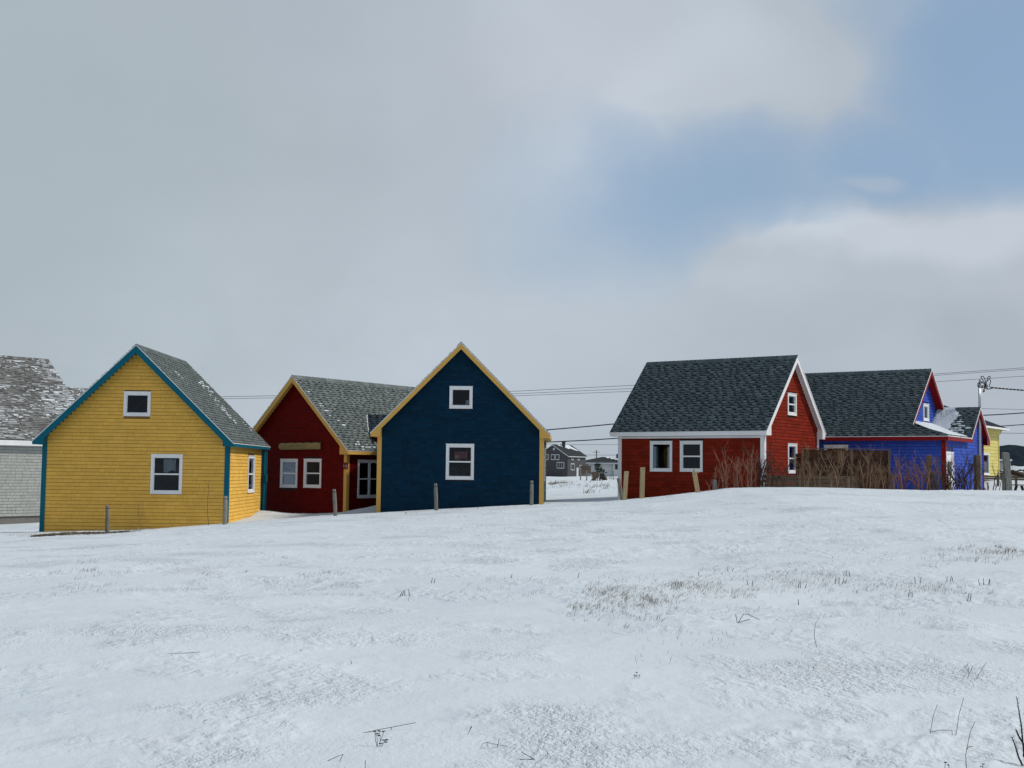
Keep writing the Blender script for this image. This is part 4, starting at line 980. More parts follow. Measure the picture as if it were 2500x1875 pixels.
BUSHES = [  # px centre, half width px, stems, height m, distance, material, label
    (1748, 18, 6, 1.0, 43.4, 'barkred', 'sparse low bush right of the tilted stake'),
    (1790, 20, 9, 1.55, 43.0, 'barkred', 'reddish bare bush in front of the long dark red wall'),
    (1832, 18, 8, 1.5, 42.9, 'barkred', 'forked pale stemmed bush just left of the white corner board'),
    (1858, 14, 11, 1.75, 42.8, 'barkdark', 'dense dark bush against the white corner board of the red house'),
    (1900, 20, 7, 1.25, 43.0, 'barkdark', 'thin bush over the low board fence under the red gable'),
    (1966, 16, 8, 1.5, 43.3, 'bark', 'pale thick stemmed bush at the left end of the board screen'),
    (2010, 20, 6, 1.6, 43.2, 'bark', 'leafless bush before the left part of the board screen'),
    (2050, 20, 7, 1.7, 43.1, 'bark', 'tangled bush below the half hidden blue house window'),
    (2095, 20, 7, 1.5, 43.2, 'bark', 'brown bush before the middle post of the board screen'),
    (2138, 20, 8, 1.5, 43.1, 'bark', 'brown bush before the right part of the board screen'),
    (2168, 14, 6, 1.4, 43.2, 'bark', 'bush at the pale right end of the board screen'),
    (2205, 18, 8, 1.3, 43.4, 'barkred', 'reddish bush before the deep blue wall right of the screen'),
    (2242, 18, 9, 1.5, 43.4, 'barkred', 'bush just left of the brown square post'),
    (2285, 18, 12, 1.5, 43.2, 'bark', 'thick brown bush between the square post and the crimson corner'),
    (2312, 14, 10, 1.45, 43.1, 'barkdark', 'dark stems in front of the white door of the blue house'),
    (2340, 18, 10, 1.7, 43.2, 'barkdark', 'tall fan of twigs before the light blue gable wall'),
    (2368, 14, 6, 1.3, 43.2, 'barkdark', 'slanting twigs just left of the mast post'),
    (2408, 16, 7, .62, 43.0, 'bark', 'short brown stubs right of the blue house'),
    (2425, 8, 2, 1.15, 43.0, 'barkdark', 'single dark forked sapling before the pale yellow house'),
]
rb = random.Random(11)
for px, hw, ns, h, dist, mk, lab in BUSHES:
    c = at(px, 1150, dist); zc = gz(c.x, c.y)
    t = thing('bare_bush', lab, 'bush', (c.x, c.y, zc), 0, 'leafless bushes before the right hand houses')
    for i in range(int(ns * 1.15)):
        b = MB(); x = rb.uniform(-hw, hw) * dist / FPX; y = rb.uniform(-.35, .35)
        zz = gz(c.x + x, c.y + y) - zc - .15
        hh = h * rb.uniform(.6, 1.05); lean = Vector((rb.uniform(-.22, .22) + x * .15, rb.uniform(-.15, .15), 1)).normalized()
        branch(b, Vector((x, y, zz)), lean, hh * rb.uniform(.55, .8), rb.uniform(.013, .025), 3 if rb.random() < .6 else 2, rb)
        b.build('stem', mk, t, smooth=True, fix=False)
# small sapling standing before the yellow wall and one stalk at its right
for px, py0, py1, lab in ((343, 1240, 1294, 'thin bare sapling before the yellow front wall'), (511, 1180, 1283, 'single tall bare shoot near the right of the yellow wall')):
    c = at(px, py1, 41.2); t = thing('sapling', lab, 'plant', (c.x, c.y, c.z - .05)); b = MB(); hh = (py1 - py0) * 41.2 / FPX + .05
    branch(b, Vector((0, 0, -.1)), Vector((.02, 0, 1)), hh, .010, 1 if px > 400 else 2, random.Random(px)); b.build('stem', 'bark', t, fix=False)

# ------------------------------------------------------------------ far things in the gap
def far_gable(name, label, px_l, px_c, px_r, ap, eav_l, eav_c, eav_r, base_py, d_c, body, roof):
    pass
def far_house():
    d = 270; s = d / FPX
    C = at(1386, 1112, d); gnd = at(1386, 1163, d).z - .6; H = C.z
    # front gable runs left (nearly facing us), side runs right and away
    a = .55; root = thing('far_grey_house', 'distant dark grey two storey house with a chimney seen in the gap', 'house', (C.x, C.y, 0), -a)
    Wd, L = 7.6, 8.5; ap = at(1352, 1086, d).z; g = gnd
    b = MB(); b.prism([(-Wd, g), (0, g), (0, H), (-Wd / 2, ap - .1), (-Wd, H)], 'y', 0, L); b.build('wall', 'farwall', root)
    for su in (-1, 1):
        b = MB(); e = .35; m = (ap - H) / (Wd / 2); c = -Wd / 2
        b.prism([(c, ap + .12), (c + su * (Wd / 2 + e), H - m * e + .12), (c + su * (Wd / 2 + e), H - m * e), (c, ap)], 'y', -.3, L + .3); rf = b.build('roof', 'farroof', root)
        b = MB(); b.prism([(c, ap + .10), (c + su * (Wd / 2 + e), H - m * e + .10), (c + su * (Wd / 2 + e), H - m * e - .08), (c, ap - .08)], 'y', -.36, -.31); b.build('rake_board', 'farwhite', root)
        if su > 0:
            b = MB(); b.box(e + .001, e + .04, -.3, L + .3, H - m * e - .12, H - m * e + .06); b.build('fascia', 'farwhite', root)
            N = Vector((m, 0, 1)).normalized(); pts = [(c + .1, 1.5), (c + .1, 6.9), (c + 2.3, 8.0), (c + 2.0, 6.6), (c + 1.4, 5.6), (c + 1.6, 4.4), (c + .8, 3.0), (c + .5, 2.0)]
            vs = [(u, v, ap + .12 - m * (u - c) + .05) for u, v in pts]; b = MB(); b.add(vs + [(p[0], p[1], p[2] + .08) for p in vs], [tuple(range(8)), tuple(range(8, 16))] + [(i, (i + 1) % 8, 8 + (i + 1) % 8, 8 + i) for i in range(8)]); b.build('snow_patch', 'snow', rf)
    b = MB(); b.box(-Wd / 2 + .5, -Wd / 2 + 1.1, 3.2, 3.8, ap - 1, ap + .75); ch = b.build('chimney', 'dark', root)
    b = MB(); b.box(-Wd / 2 + .4, -Wd / 2 + 1.2, 3.1, 3.9, ap + .751, ap + .9); b.build('cap', 'dark', ch)
    def win(u0, z0, w_, h_, wall, n=1):
        b = MB(); 
        if wall == 'f': b.box(u0, u0 + w_, -.08, -.002, z0, z0 + h_)
        else: b.box(.002, .08, u0, u0 + w_, z0, z0 + h_)
        f = b.build('window', 'farwhite', root)
        pw = (w_ - .16) / n
        for i in range(n):
            b = MB(); q0 = u0 + .12 + i * pw; q1 = q0 + pw - .1
            if wall == 'f': b.box(q0, q1, -.10, -.081, z0 + .16, z0 + h_ - .16)
            else: b.box(.081, .1, q0, q1, z0 + .16, z0 + h_ - .16)
            b.build('pane', 'winglass', f)
    zt = at(1386, 1123, d).z; z1 = at(1386, 1144, d).z
    for u in (-5.9, -4.25, -3.1): win(u, zt, 1.0, 1.25, 'f')
    win(-2.75, z1, 1.9, 1.45, 'f', 3)
    b = MB(); zc = at(1352, 1096, d).z; b.tube([(-3.5, -.05, zc), (-3.5, -.12, zc)], .26, 12); b.build('round_vent', 'farwhite', root)
    zt2 = at(1400, 1123, d).z; z2 = at(1400, 1148, d).z
    win(1.7, zt2, .9, .9, 's'); win(4.6, zt2, .9, .9, 's'); win(1.4, z2, 1.7, 1.5, 's', 2); win(5.6, z2 + .2, .9, 1.0, 's')
    b = MB(); b.box(.002, .07, 4.1, 5.0, g, z2 + .6); b.build('door', 'farwhite', root)
far_house()
def white_bungalow():
    d = 290; l, r = at(1436, 1131, d), at(1560, 1131, d); top = at(1480, 1115, d).z; ev = at(1480, 1130, d).z; g = at(1480, 1158, d).z - .5
    root = thing('white_bungalow', 'distant low white bungalow with dark green hip roof and snow on it', 'house', (l.x, l.y, 0), 0)
    Wd = r.x - l.x; D = 8
    b = MB(); b.box(0, 5.9, 0, D, g, ev); b.build('wall', 'farwhite', root)
    b = MB(); b.box(5.92, Wd, -.6, D, g, ev); b.build('wall', 'farwhite', root)
    b = MB(); b.add([(-3.2, -1, ev), (Wd + .5, -1, ev), (Wd + .5, D + .5, ev), (-3.2, D + .5, ev), (3.6, 3.5, top), (7.2, 3.5, top - .3)], [(0, 1, 5, 4), (1, 2, 5), (2, 3, 4, 5), (3, 0, 4), (3, 2, 1, 0)]); rf = b.build('roof', 'farroof', root)
    b = MB(); b.box(-3.2, Wd + .5, -1.05, -.9, ev - .22, ev + .02); b.build('fascia', 'farwhite', root)
    b = MB()
    for x, z, w_ in ((5.6, .76, 1.0), (6.5, .62, 1.2), (7.3, .36, 1.3), (4.6, .9, .7)):
        y = -1 + 4.5 * z; zz = ev + (top - ev) * z * .92 + .06; b.hexa([(x, y - .7, zz - .18), (x + w_, y - .5, zz - .16), (x + w_ * .8, y, zz + .1), (x - .2, y, zz + .1), (x, y - .7, zz - .1), (x + w_, y - .5, zz - .08), (x + w_ * .8, y, zz + .2), (x - .2, y, zz + .2)])
    b.build('snow_patch', 'snow', rf)
    b = MB(); b.box(7.0, 7.5, 3, 3.6, top - 1.4, at(1510, 1108, d).z); b.build('chimney', 'dark', root)
    for x in (6.4,):
        b = MB(); b.box(x, x + .75, -.72, -.605, g + 1.7, ev - .35); f = b.build('window', 'dark', root)
    # lower flat roofed part behind
    b = MB(); b.box(-4.3, -.05, 2, 8, g, ev + .1); b.build('garage_wall', 'farwhite', root)
    b = MB(); b.box(-4.6, -.1, 1.7, 8.3, ev + .12, ev + .55); b.build('garage_roof', 'farroof', root)
white_bungalow()
def utility_pole(label, px, py0, py1, d, group=None, arm=True):
    g = at(px, py1, d); h = (py1 - py0) * d / FPX; t = thing('utility_pole', label, 'pole', (g.x, g.y, g.z), 0, group)
    b = MB(); b.tube([(0, 0, -3), (0, 0, h)], [.2, .16], 8); b.build('shaft', 'postbrown', t)
    if arm: b = MB(); b.box(-1.1, 1.1, -.06, .06, h - .7, h - .55); b.build('crossarm', 'postbrown', t)
utility_pole('distant brown utility pole behind the white bungalow', 1456, 1099, 1128, 380)
def far_small():
    # little wooden play frame with spruce behind
    d = 150
    g = at(1457, 1172, d); s = d / FPX; t = thing('play_frame', 'weathered grey wooden play frame with slide in the snowy gap', 'play frame', (g.x, g.y, g.z), 0)
    H = lambda px, py: ((px - 1457) * s, (1172 - py) * s)
    x0, z0 = H(1446, 1166); x1, z1 = H(1462, 1152)
    b = MB(); b.box(x0, x1, -.5, .5, z0, z1); b.build('box_body', 'greybrown', t)
    for a, c in (((1452, 1160), (1441, 1173)), ((1467, 1160), (1476, 1173)), ((1463, 1162), (1472, 1173))):
        p, q = H(*a), H(*c); b = MB(); b.hexa([(q[0], -.35, q[1] - .1), (q[0] + .45, -.35, q[1] - .1), (q[0] + .45, .35, q[1] - .1), (q[0], .35, q[1] - .1), (p[0], -.35, p[1]), (p[0] + .5, -.35, p[1]), (p[0] + .5, .35, p[1]), (p[0], .35, p[1])]); b.build('ramp', 'greybrown', t)
    for px in (1454, 1458, 1463, 1465):
        p = H(px, 1172); b = MB(); b.box(p[0] - .06, p[0] + .06, -.3, -.18, -.2, z0 + .05); b.build('leg', 'oldwood', t)
    p = H(1467, 1161); b = MB(); b.box(p[0] - .15, p[0] + .35, -.4, .1, p[1] - .45, p[1] + .25); b.build('cupboard', 'dark', t)
    c = H(1442, 1159); b = MB(); b.tube([(c[0] + .2 * math.cos(k), 0, c[1] + .2 * math.sin(k)) for k in [x * .6 for x in range(8)]], .05, 6); b.build('hoop', 'dark', t)
    # spruce
    g = at(1461, 1158, 158); t = thing('spruce_tree', 'small dark spruce bent by wind behind the play frame', 'tree', (g.x, g.y, g.z)); b = MB(); b.tube([(-.2, 0, -1.2), (-.1, 0, .6)], [.1, .05], 6); b.build('trunk', 'barkdark', t)
    b = MB(); rg = random.Random(4)
    for i in range(420):
        u = rg.random(); zz = .1 + 1.25 * u; mid = -.25 + .1 * math.sin(u * 7) ; wd = (.75 - .45 * u) * (1 + .25 * math.sin(u * 23)); x = mid + .35 * (1 - u) + rg.uniform(-wd, wd); y = rg.uniform(-.5, .5); q = rg.uniform(.06, .16); th = rg.uniform(-.7, .9)
        b.add([(x, y, zz), (x + q * 1.5, y + .05, zz + q * th), (x + q, y - .05, zz + q * (th + .6))], [(0, 1, 2)])
    b.build('crown', 'spruce', t, fix=False)
    for k, (px, py0, py1, lab) in enumerate(((1417, 1146, 1174, 'grey post left of the distant wooden trestle'), (1432, 1150, 1173, 'grey post right of the distant wooden trestle'), (1498, 1149, 1164, 'thin dark post before the white bungalow'), (1475, 1152, 1164, 'pale thin post behind the play frame'))):
        d = 150; g = at(px, py1, d); h = (py1 - py0) * d / FPX; t = thing('distant_post', lab, 'post', (g.x, g.y, g.z), 0, 'distant posts in the gap'); b = MB(); r_ = .075 if k < 2 else .045; b.tube([(0, 0, -.4), (.02, 0, h * .6), (0, 0, h)], [r_, r_ * .95, r_ * .9], 7); b.build('shaft', 'oldwood', t)
    g = at(1431, 1151, 156); t = thing('log_stack', 'brownish weathered shed wall on trestles beyond the posts', 'shed', (g.x, g.y, g.z), 0)
    for k in range(4):
        b = MB(); b.box(-.75 + R.uniform(-.05, .05), .62, -.1, .1, -.1 + k * .22, .1 + k * .22); b.build('board', 'greybrown', t)
    b = MB(); b.box(-.8, .8, -.15, .15, -.22, -.11); b.build('beam', 'postbrown', t)
    # dark stones / tufts in the snow
    for px, py, lab in ((1388, 1185, 'dark snow capped rock left in the gap'), (1449, 1185, 'dark snow capped rock below the play frame'), (1340, 1189, 'low dark log half buried beside the navy house')):
        d = 110; g = at(px, py, d); o = MB(); n = 9
        vs = [(math.cos(2 * math.pi * i / n) * (.13 if px != 1340 else .4) * R.uniform(.8, 1.2), math.sin(2 * math.pi * i / n) * .1, 0) for i in range(n)] + [(math.cos(2 * math.pi * i / n) * .09, math.sin(2 * math.pi * i / n) * .07, .12 * R.uniform(.7, 1.1)) for i in range(n)]
        o.add([(v[0], v[1], v[2] - .03) for v in vs], [(i, (i + 1) % n, n + (i + 1) % n, n + i) for i in range(n)] + [tuple(range(n, 2 * n))]); q = o.build('rock', 'weed'); q.location = (g.x, g.y, g.z + .02); tag(q, lab, 'rock')
far_small()

# ------------------------------------------------------------------ pale yellow house and things at the right edge
def lemon_house():
    d = 74; c = at(2437, 1050, d); g = -.7; a = -.95
    ua = Vector((math.cos(a), -math.sin(a), 0)); va = Vector((math.sin(a), math.cos(a), 0))
    root = thing('pale_yellow_house', 'pale yellow clapboard house with dark hip roof at the right edge', 'house', (c.x, c.y, 0), -a)
    ev = at(2437, 1048, d).z; gb = at(2437, 1164, d).z; Wd = 5.2; L = 5.2
    # right wall corner at local (0,0); front face (-y) spans u from -Wd to 0
    inv = (Matrix.Translation((c.x, c.y, 0)) @ Matrix.Rotation(-a, 4, 'Z')).inverted()
    def onwall(px, py):
        dd = ray(px, py); o = inv @ Vector((0, 0, 0)); dl = inv.to_3x3() @ dd; t = -o.y / dl.y; p = o + dl * t; return p.x, p.z
    wx1, wz1 = onwall(2414, 1107); wx0, wz0 = onwall(2390, 1159)
    wf = wall_panel(root, 'lemon_gap', [(-Wd, gb), (0, gb), (0, ev), (-Wd, ev)], [hole((wx0, wz0, wx1, wz1), .085)], 'front', 0)
    for x0, x1, y0, y1 in ((-.1, 0, .101, L), (-Wd, -Wd + .1, .101, L), (-Wd + .101, -.101, L - .1, L)):
        b = MB(); b.box(x0, x1, y0, y1, gb, ev); b.build('wall', 'lemon', root)
    b = MB(); b.box(-Wd + .102, -.102, .102, L - .102, gb, gb + .1); b.build('floor', 'glassroom', root)
    window(root, 'front', 0, wx0, wz0, wx1, wz1, 'single')
    zt = at(2395, 1110, d).z; zb = at(2395, 1157, d).z
    lay_courses(wf, 'lemon', (0, 0, 0), (1, 0, 0), (0, 0, 1), (0, -1, 0), gb, ev - .05, lambda z, z0, z1: [(-Wd, 0)] if z0 > wz1 - .02 or z1 < wz0 + .02 else [(-Wd, wx0 + .01), (wx1 - .01, 0)], expo=.20, wmin=.5, wmax=1.6, limit=0, gap=.012)
    b = MB(); b.box(-Wd, .12, -.035, 0, gb - .12, gb - .002); b.build('sill_board', 'white', root)
    b = MB(); b.box(-.10, .03, -.04, -.021, gb, ev); b.build('corner_board', 'lemon', root)
    pk = at(2360, 995, d + 6).z
    b = MB(); e = .5; b.add([(-Wd - e, -e, ev + .05), (e, -e, ev + .05), (e, L + e, ev + .05), (-Wd - e, L + e, ev + .05), (-Wd / 2, L / 2, ev + 1.45)], [(0, 1, 4), (1, 2, 4), (2, 3, 4), (3, 0, 4), (3, 2, 1, 0)]); b.build('roof', 'roof_slate_dark', root)
    b = MB(); b.box(-Wd - e, e + .02, -e - .03, -e - .001, ev - .07, ev + .045); b.box(e, e + .03, -e, L + e, ev - .07, ev + .045); b.build('fascia', 'white', root)
    b = MB(); b.prism([(-Wd, ev - .18), (.03, ev - .34), (e, ev - .12), (e, ev + .04), (-Wd, ev + .04)], 'y', -.10, -.035); b.build('frieze_board', 'lemon', root)
    return root, ua, va, c
lem, lua, lva, lc = lemon_house()
def right_edge():
    # small grey shed with a snowy roof
    d = 95; l, r = at(2440, 1132, d), at(2458, 1132, d); t = thing('grey_shed', 'small grey shed with snowy flat roof right of the pale yellow house', 'shed', (l.x, l.y, 0)); top = at(2448, 1128, d).z; g = at(2448, 1162, d).z
    b = MB(); b.box(-.3, .9, 0, 2, g - .4, top); b.build('wall', 'grey', t); b = MB(); b.box(-.4, 1.0, -.1, 2.1, top + .001, top + .05); rf = b.build('roof', 'farroof', t)
    b = MB(); b.box(-.38, .98, -.08, 2.08, top + .051, top + .22); b.build('snow_cap', 'snow', rf, bevel=.03)
    # rail fence
    p0, p1 = at(2395, 1163, 64), at(2530, 1167, 60); t = thing('rail_fence', 'weathered horizontal rail fence behind the square posts', 'fence', (p0.x, p0.y, 0)); v = p1 - p0
    for k in (0, -.10):
        b = MB(); b.hexa([(0, -.03, p0.z + k - .045), (v.x, v.y - .03, p1.z + k - .045), (v.x, v.y + .03, p1.z + k - .045), (0, .03, p0.z + k - .045), (0, -.03, p0.z + k + .045), (v.x, v.y - .03, p1.z + k + .045), (v.x, v.y + .03, p1.z + k + .045), (0, .03, p0.z + k + .045)]); b.build('rail', 'greybrown', t)
    for f in (0, .33, .66, 1):
        b = MB(); b.box(v.x * f - .05, v.x * f + .05, v.y * f + .04, v.y * f + .12, -1.5, p0.z + .1); b.build('post', 'postbrown', t)
    # picnic table
    d = 52; g = at(2495, 1197, d); t = thing('picnic_table', 'dark wooden picnic table cut by the right edge of the picture', 'table', (g.x + .45, g.y, g.z - .25), .1); hh = at(2495, 1183, d).z - g.z + .25
    for k in range(4): b = MB(); b.box(-.85, .85, -.36 + k * .18, -.2 + k * .18, hh - .04, hh); b.build('top_board', 'barkdark', t)
    for k in (-.75, .75): b = MB(); b.box(-.85, .85, k - .12, k + .12, hh - .33, hh - .29); b.build('seat', 'barkdark', t)
    for x in (-.6, .6):
        for s_ in (-1, 1): b = MB(); b.hexa([(x - .04, s_ * .75 - .05, -.4), (x + .04, s_ * .75 - .05, -.4), (x + .04, s_ * .75 + .05, -.4), (x - .04, s_ * .75 + .05, -.4), (x - .04, s_ * .2 - .05, hh - .05), (x + .04, s_ * .2 - .05, hh - .05), (x + .04, s_ * .2 + .05, hh - .05), (x - .04, s_ * .2 + .05, hh - .05)]); b.build('leg', 'barkdark', t)
        b = MB(); b.box(x - .05, x + .05, -.8, .8, hh - .39, hh - .34); b.build('brace', 'barkdark', t)
    # heap of driftwood with snow behind
    d = 80; g = at(2485, 1160, d); t = thing('brush_pile', 'heap of dark branches under snow behind the right posts', 'brush pile', (g.x, g.y, g.z)); rg = random.Random(8)
    for k in range(9):
        b = MB(); x = rg.uniform(-.7, .9); b.tube([(x - .7, rg.uniform(-.3, .3), rg.uniform(-.1, .25)), (x, 0, rg.uniform(.05, .4)), (x + .8, rg.uniform(-.3, .3), rg.uniform(-.2, .2))], rg.uniform(.03, .07), 5); b.build('branch', 'barkdark', t)
    b = MB(); n = 14; b.add([(math.cos(6.283 * i / n) * 1.5 + .5, math.sin(6.283 * i / n) * .8 + 1, .1) for i in range(n)] + [(math.cos(6.283 * i / n) * .9 + .6, math.sin(6.283 * i / n) * .4 + 1, .55 + .1 * math.sin(i * 2.2)) for i in range(n)], [(i, (i + 1) % n, n + (i + 1) % n, n + i) for i in range(n)] + [tuple(range(n, 2 * n))]); b.build('snow_cap', 'snow', t, smooth=True)
right_edge()

# ------------------------------------------------------------------ wires
def cable(label, pts, r, mkey='wire', group='overhead wires crossing the sky', name='overhead_wire'):
    o = MB(); P0 = [at(*p) for p in pts]; out = []
    n = 10
    for i in range(len(P0) - 1):
        for k in range(n): out.append(P0[i].lerp(P0[i + 1], k / n) + Vector((0, 0, 0)))
    out.append(P0[-1]); c = out[0]; o.tube([p - c for p in out], r, 5)
    q = o.build(name, mkey, smooth=True); q.location = c; tag(q, label, 'wire', group)
D1 = 130
cable('highest of the three thin wires from the cabin roof to the red house roof', [(-60, 988, D1), (548, 968.5, D1), (1262, 955, D1), (1550, 940.5, D1), (2275, 913.5, D1), (2600, 891, D1)], .026)
cable('middle of the three thin wires above the navy house right slope', [(-60, 993, D1 + .5), (548, 973.5, D1 + .5), (1266, 961, D1 + .5), (1545, 948.5, D1 + .5), (2275, 917, D1 + .5), (2600, 895, D1 + .5)], .024)
cable('lowest of the three thin wires above the navy house right slope', [(1200, 968, D1 + 1), (1268, 966, D1 + 1), (1540, 955.5, D1 + 1), (2285, 932, D1 + 1), (2600, 912, D1 + 1)], .024)
cable('thick black cable sagging from the navy roof tip to the red house roof', [(1200, 1062, 60), (1336, 1049.5, 60), (1442, 1040.5, 60), (1520, 1033, 60), (1640, 1026, 60)], .028, 'cable')
cable('lower thick black cable between the navy eave and the red house', [(1200, 1088, 60), (1346, 1079, 60), (1430, 1075, 60), (1515, 1069.5, 60), (1640, 1064, 60)], .026, 'cable')
cable('thin wire just above the roof of the distant grey house', [(1300, 1083, 200), (1385, 1085.5, 200), (1515, 1085.5, 200)], .03)
cable('pair of faint wires over the white bungalow', [(1380, 1110, 379), (1456, 1111, 379), (1530, 1111, 379)], .06)
cable('very thin wire level with the blue wing ridge', [(2380, 997, 110), (2500, 1000, 110), (2600, 1002, 110)], .018)
cable('black wavy cable above the pale yellow roof', [(2390, 1014.5, 66), (2440, 1012, 66), (2500, 1008, 66), (2600, 1001, 66)], .030, 'cable')
cable('black cable level with the pale yellow eave', [(2425, 1041.5, 90), (2500, 1036.5, 90), (2600, 1031, 90)], .034, 'cable')
cable('thin wire below the pale yellow eave', [(2430, 1057, 90), (2500, 1058, 90), (2600, 1058, 90)], .018)
def tangle():
    c = at(2405, 938, 47.4); s = 47.4 / FPX; t = thing('service_drop', 'black twisted service cable with looped ends at the mast head', 'cable', c)
    P_ = lambda px, py, y=0: ((px - 2405) * s, y, (938 - py) * s)
    loops = [[(2386, 938), (2392, 936), (2396, 944), (2402, 946), (2412, 950), (2424, 947)], [(2387, 940), (2390, 946), (2396, 943), (2404, 940), (2408, 934)],
             [(2412, 950), (2405, 938), (2398, 926), (2396, 920), (2400, 919), (2404, 926), (2407, 933), (2412, 944)], [(2404, 946), (2408, 932), (2412, 922), (2416, 918.5), (2417, 922), (2410, 931), (2406, 940), (2409, 948)],
             [(2417, 926), (2418, 934), (2416, 942), (2419, 946)], [(2401, 950), (2404, 955), (2400, 957), (2402, 949), (2407, 945)], [(2388, 936), (2400, 934), (2404, 942), (2396, 947), (2390, 943)]]
    for k, l in enumerate(loops):
        b = MB(); pts = [Vector(P_(x, y, .04 * math.sin(i * 2 + k))) for i, (x, y) in enumerate(l)]
        sm = []
        for i in range(len(pts) - 1):
            p0, p1, p2, p3 = pts[max(i - 1, 0)], pts[i], pts[i + 1], pts[min(i + 2, len(pts) - 1)]
            for j in range(5):
                u = j / 5; sm.append(.5 * ((2 * p1) + (p2 - p0) * u + (2 * p0 - 5 * p1 + 4 * p2 - p3) * u * u + (3 * p1 - p0 - 3 * p2 + p3) * u ** 3))
        sm.append(pts[-1]); b.tube(sm, .017, 5); b.build('loop', 'cable', t, smooth=True)
    for k in range(2):
        b = MB(); pts = []
        for i in range(60):
            u = i / 59; px = 2418 + 150 * u; py = 946 + 7.5 * math.sin(u * 1.5) + .9 * u; ph = i * .9 + k * math.pi
            q = Vector(P_(px, py)); pts.append(q + Vector((0, math.cos(ph) * .014, math.sin(ph) * .014)))
        b.tube(pts, .018, 5); b.build('strand', 'cable', t, smooth=True)
tangle()

# ------------------------------------------------------------------ dry grass and weeds in the snow
def blades(spots, name, _l, mkey, seed, wid=.0035, hgt_r=(.04, .13), lean=.7):
    """many fine wind-combed blades; the spots are patches of the meadow (centre, spread, count)"""
    rs = np.random.RandomState(seed); V = []; F = []; k = 0
    for px, py, sx, sy, n in spots:
        n = int(n * 1.5); c = ground_at(px, py); eye = max(.3, -c.z)
        X = c.x + rs.normal(0, sx * c.y / FPX, n); Y = c.y + rs.normal(0, 1, n) * min(sy * c.y * c.y / (FPX * eye), c.y * .4)
        # tussocks: pull blades towards a few centres
        ct = rs.randint(0, max(2, n // 9), n); cxs = rs.permutation(n); pull = rs.uniform(.3, .97, n) ** .5
        X = X * (1 - pull) + X[cxs[ct % n]] * pull; Y = Y * (1 - pull) + Y[cxs[ct % n]] * pull
        Z = hgt(X, Y); H = rs.uniform(*hgt_r, n) * rs.uniform(.5, 1, n); an = rs.uniform(0, 6.283, n); ln = rs.uniform(.1, 1, n) * lean
        dx = np.cos(an) * ln * .8 + .4 * lean; dy = np.sin(an) * ln; w_ = wid * rs.uniform(.5, 1.3, n)
        for i in range(n):
            x, y, z, h, w = X[i], Y[i], Z[i], H[i], w_[i]; ax, ay = dx[i] * h, dy[i] * h
            V += [(x - w, y, z - .02), (x + w, y, z - .02), (x + ax * .3 - w * .8, y + ay * .3, z + h * .5), (x + ax * .3 + w * .8, y + ay * .3, z + h * .5),
                  (x + ax * .9 - w * .5, y + ay * .9, z + h * .85), (x + ax * .9 + w * .5, y + ay * .9, z + h * .85), (x + ax * 1.6, y + ay * 1.6, z + h * (1 - .25 * ln[i]))]
            F += [(k, k + 1, k + 3, k + 2), (k + 2, k + 3, k + 5, k + 4), (k + 4, k + 5, k + 6)]; k += 7
    b = MB(); b.v, b.f = V, F
    o = b.build(name, mkey, fix=False); stuff(o); return o
blades([(1000, 1251, 70, 1.5, 16), (1180, 1242, 60, 1.5, 14), (1640, 1212, 50, 1.5, 12), (700, 1262, 40, 1.5, 8)], 'dry_grass', '', 'drygrass', 21, .004, (.04, .16), .8)
blades([(1470, 1462, 60, 20, 200), (1570, 1450, 70, 16, 210), (1690, 1438, 80, 14, 230), (1440, 1488, 50, 10, 90), (1600, 1475, 60, 14, 90), (1750, 1445, 60, 18, 70), (1520, 1510, 80, 10, 40)], 'dry_grass', '', 'drygrass', 1, .0020, (.025, .095), 2.1)
blades([(1850, 1420, 120, 14, 120), (1990, 1418, 60, 12, 170), (2110, 1425, 80, 12, 150), (2210, 1435, 70, 12, 110), (2330, 1440, 60, 10, 90), (1790, 1392, 70, 8, 40), (2050, 1375, 90, 10, 50)], 'dry_grass', '', 'drygrass', 2, .0019, (.025, .085), 2.0)
blades([(2440, 1352, 50, 7, 120), (2380, 1365, 70, 6, 60), (2470, 1345, 12, 4, 40)], 'dry_grass', '', 'drygrass', 3, .0028, (.03, .11), 1.5)
blades([(60, 1306, 20, 4, 30), (170, 1398, 40, 6, 40), (260, 1402, 40, 8, 26), (180, 1425, 70, 8, 24), (800, 1403, 60, 6, 50), (700, 1360, 70, 5, 30), (540, 1402, 70, 4, 22), (1170, 1285, 90, 5, 40), (1330, 1290, 60, 6, 30), (1130, 1450, 80, 14, 30), (1250, 1430, 80, 16, 26), (90, 1460, 60, 30, 14), (230, 1370, 60, 12, 14), (1400, 1475, 20, 8, 20)], 'dry_grass', '', 'drygrass', 4, .0019, (.02, .09), 1.5)
blades([(1780, 1560, 160, 40, 40), (2050, 1600, 180, 50, 34), (2200, 1500, 200, 30, 50), (1900, 1495, 160, 16, 50), (2300, 1620, 120, 40, 12), (1700, 1600, 200, 40, 12)], 'dry_grass', '', 'drygrass', 5, .0013, (.02, .08), 1.4)
